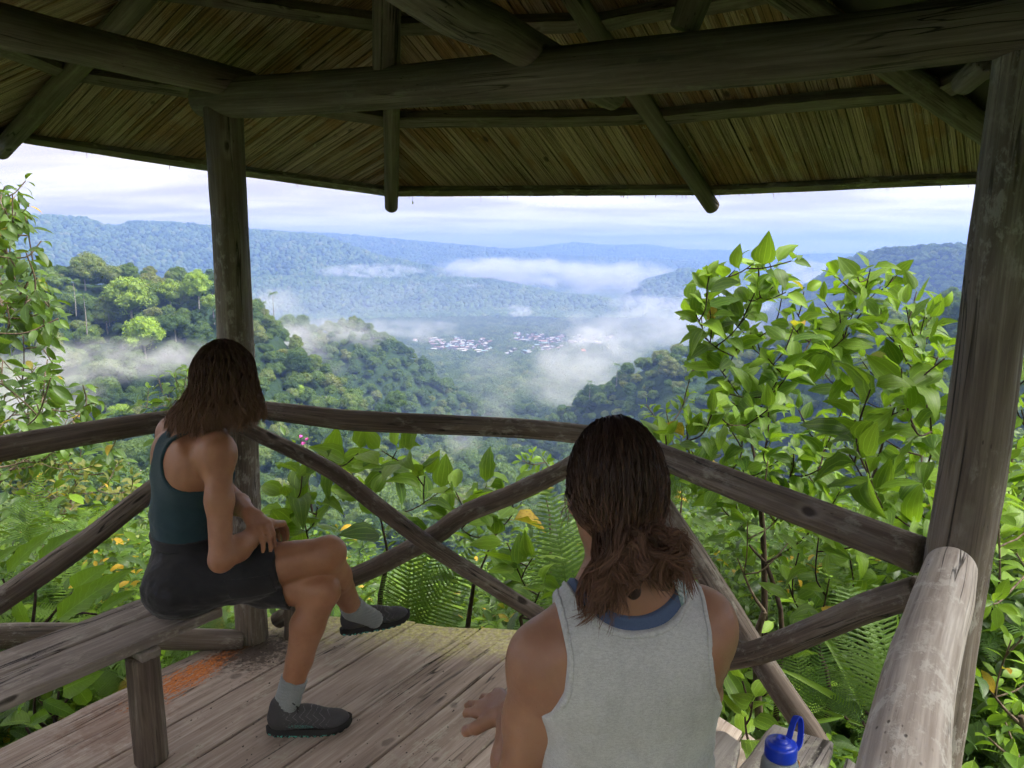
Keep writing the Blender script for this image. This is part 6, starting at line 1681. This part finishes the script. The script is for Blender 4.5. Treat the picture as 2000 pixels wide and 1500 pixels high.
bench2 = empty('slab_bench', (.35, 1.25, 0)); tag(bench2, 'grey slab bench with ragged board ends beneath the woman in grey', 'bench')
def slab(pts, z0, z1, nm):
    Dl = Vector((.62, .785, 0)).normalized(); Nl = Vector((Dl.y, -Dl.x, 0))
    M = Matrix(((Nl.x, Dl.x, 0, 0), (Nl.y, Dl.y, 0, 0), (0, 0, 1, 0), (0, 0, 0, 1))); o = []
    P = [Vector((x, y, 0)) for x, y in pts]
    for a, b_ in zip(P, P[1:] + P[:1]):
        n = max(1, int((b_ - a).length / .05))
        for k in range(n):
            q = a.lerp(b_, k / n) + (Vector(RNG.normal(0, .0022, 3)) if k else Vector()); o.append((q.dot(Nl), q.dot(Dl)))
    return prism(nm, o, z0, z1, M_SLAB, bench2, M, .005)
slab([(.10, .98), (.26, .87), (.66, 1.40), (.705, 1.52), (.765, 1.615), (.69, 1.655), (.645, 1.685), (.615, 1.655)], .372, .408, 'seat_board')
slab([(-.06, 1.10), (.088, .99), (.50, 1.515), (.545, 1.62), (.52, 1.66), (.475, 1.67), (.43, 1.62)], .368, .404, 'seat_board')
slab([(.29, .86), (.35, .82), (.795, 1.44), (.80, 1.52), (.775, 1.57), (.73, 1.50), (.69, 1.41)], .366, .402, 'seat_board')
log('leg', [(.58, 1.50, -.02), (.58, 1.50, .366)], .05, M_RAIL, bench2); log('leg', [(.22, 1.02, -.02), (.22, 1.02, .366)], .05, M_RAIL, bench2)

# water bottle
def lathe(name, prof, mat, parent, c, seg=32):
    V, F = [], []
    for r, z in prof:
        for k in range(seg): a = 2 * math.pi * k / seg; V.append((c[0] + r * math.cos(a), c[1] + r * math.sin(a), c[2] + z))
    n = len(prof)
    for i in range(n - 1):
        for k in range(seg): F.append((i * seg + k, i * seg + (k + 1) % seg, (i + 1) * seg + (k + 1) % seg, (i + 1) * seg + k))
    return link(name, mesh_np(name, np.array(V), np.array(F), True, {'wc': ('FLOAT_VECTOR', np.array(V))}, mat), mat, parent)
bc = Vector((.515, 1.30, .4085))
bot = empty('water_bottle', bc); tag(bot, 'grey translucent water bottle with bright blue loop cap standing on the slab bench', 'bottle')
m, t, out = new_mat('grey_bottle_plastic'); principled(t, out, (.30, .34, .37), .18, None, .5, **{'Transmission Weight': .35}); M_BOT = m
m, t, out = new_mat('blue_cap_plastic'); principled(t, out, (.012, .045, .52), .32, t.bump(t.noise(t.add('ShaderNodeNewGeometry').outputs['Position'], 600.), .1, .001), .5); M_CAP = m
m, t, out = new_mat('orange_strip'); principled(t, out, (.62, .27, .05), .5); M_ORS = m
lathe('bottle_body', [(.001, .001), (.033, .001), (.036, .005), (.0365, .06), (.0365, .155), (.035, .175), (.031, .186), (.0275, .190), (.0275, .20), (.001, .20)], M_BOT, bot, bc)
cap_o = lathe('cap', [(.0265, .190), (.0300, .191), (.0302, .193), (.0298, .214), (.0285, .2175), (.0255, .219), (.018, .2195), (.0175, .2225), (.016, .2235), (.0115, .2237), (.011, .2275), (.0095, .229), (.006, .2292), (.005, .2275), (.0045, .224), (.001, .224)], M_CAP, bot, bc)
for o_, k in (((.029, -.010), 0),): pass
tp = [bc + Vector(q) for q in ((.018, .012, .217), (.026, .022, .230), (.036, .034, .243), (.045, .040, .247), (.049, .036, .240), (.046, .024, .226), (.038, .008, .211), (.0295, .002, .203))]
C, _ = resample(tp, 26); T = np.gradient(C, axis=0); T /= np.linalg.norm(T, axis=1)[:, None]
sd_ = np.array([.62, -.75, .2]); S = np.cross(T, np.cross(sd_, T)); S /= np.linalg.norm(S, axis=1)[:, None]; Nn = np.cross(T, S)
V = np.stack([C + S * .0055 + Nn * .0016, C - S * .0055 + Nn * .0016, C - S * .0055 - Nn * .0016, C + S * .0055 - Nn * .0016], 1).reshape(-1, 3)
F = [(i * 4 + k, i * 4 + (k + 1) % 4, i * 4 + 4 + (k + 1) % 4, i * 4 + 4 + k) for i in range(25) for k in range(4)] + [(3, 2, 1, 0), (100, 101, 102, 103)]
lo_ = link('carry_loop', mesh_np('carry_loop', V, np.array(F), False, None, M_CAP), None, bot)
prism('side_strip', [(-.003, 0), (.003, 0), (.003, .17), (-.003, .17)], 0, .002, M_ORS, bot, Matrix.Translation(bc + Vector((.0368, .004, .006))) @ Matrix(((0, 0, 1, 0), (1, 0, 0, 0), (0, 1, 0, 0), (0, 0, 0, 1))), .0005)
# a dead leaf hanging from the eave on a spider thread
dl = empty('hanging_dead_leaf', at_y(806, 393, 3.3)); tag(dl, 'tiny dead leaf hanging on a thread from the eave', 'leaf')
link('thread', mesh_np('thread', *tube_arrays([at_y(806, 376, 3.3), at_y(806, 393, 3.3)], .0006, 4, 3)[:2], True, None, M_LACE), None, dl)
add_leaf('leaf', LM_AUT[0], dl, orient(at_y(806, 391, 3.3), (0, 0, -1), (0, -1, 0), .016))
# pebbles and grit on the boards
m, t, out = new_mat('grit'); principled(t, out, (.05, .04, .032), .9); M_GRIT = m
gp = []
for q in range(130):
    p = at_z(RNG.uniform(330, 960), RNG.uniform(1240, 1490), .004)
    if q % 3 == 0: p = Vector((-1.0, 2.72, .004)) + Vector((RNG.normal(0, .07), RNG.normal(0, .06), 0))
    V, F = ICO1; gp.append((V * RNG.uniform(.0010, .0032) * np.array([1, 1.3, .6]) * (1 + .2 * RNG.normal(size=(len(V), 1))) + np.array(p), [F], V))
V, F, _ = merge(gp); o = link('grit', mesh_np('grit', V, F, False, None, M_GRIT)); tag(o, 'dark grit and soil crumbs scattered on the deck boards', None, None, 'stuff')
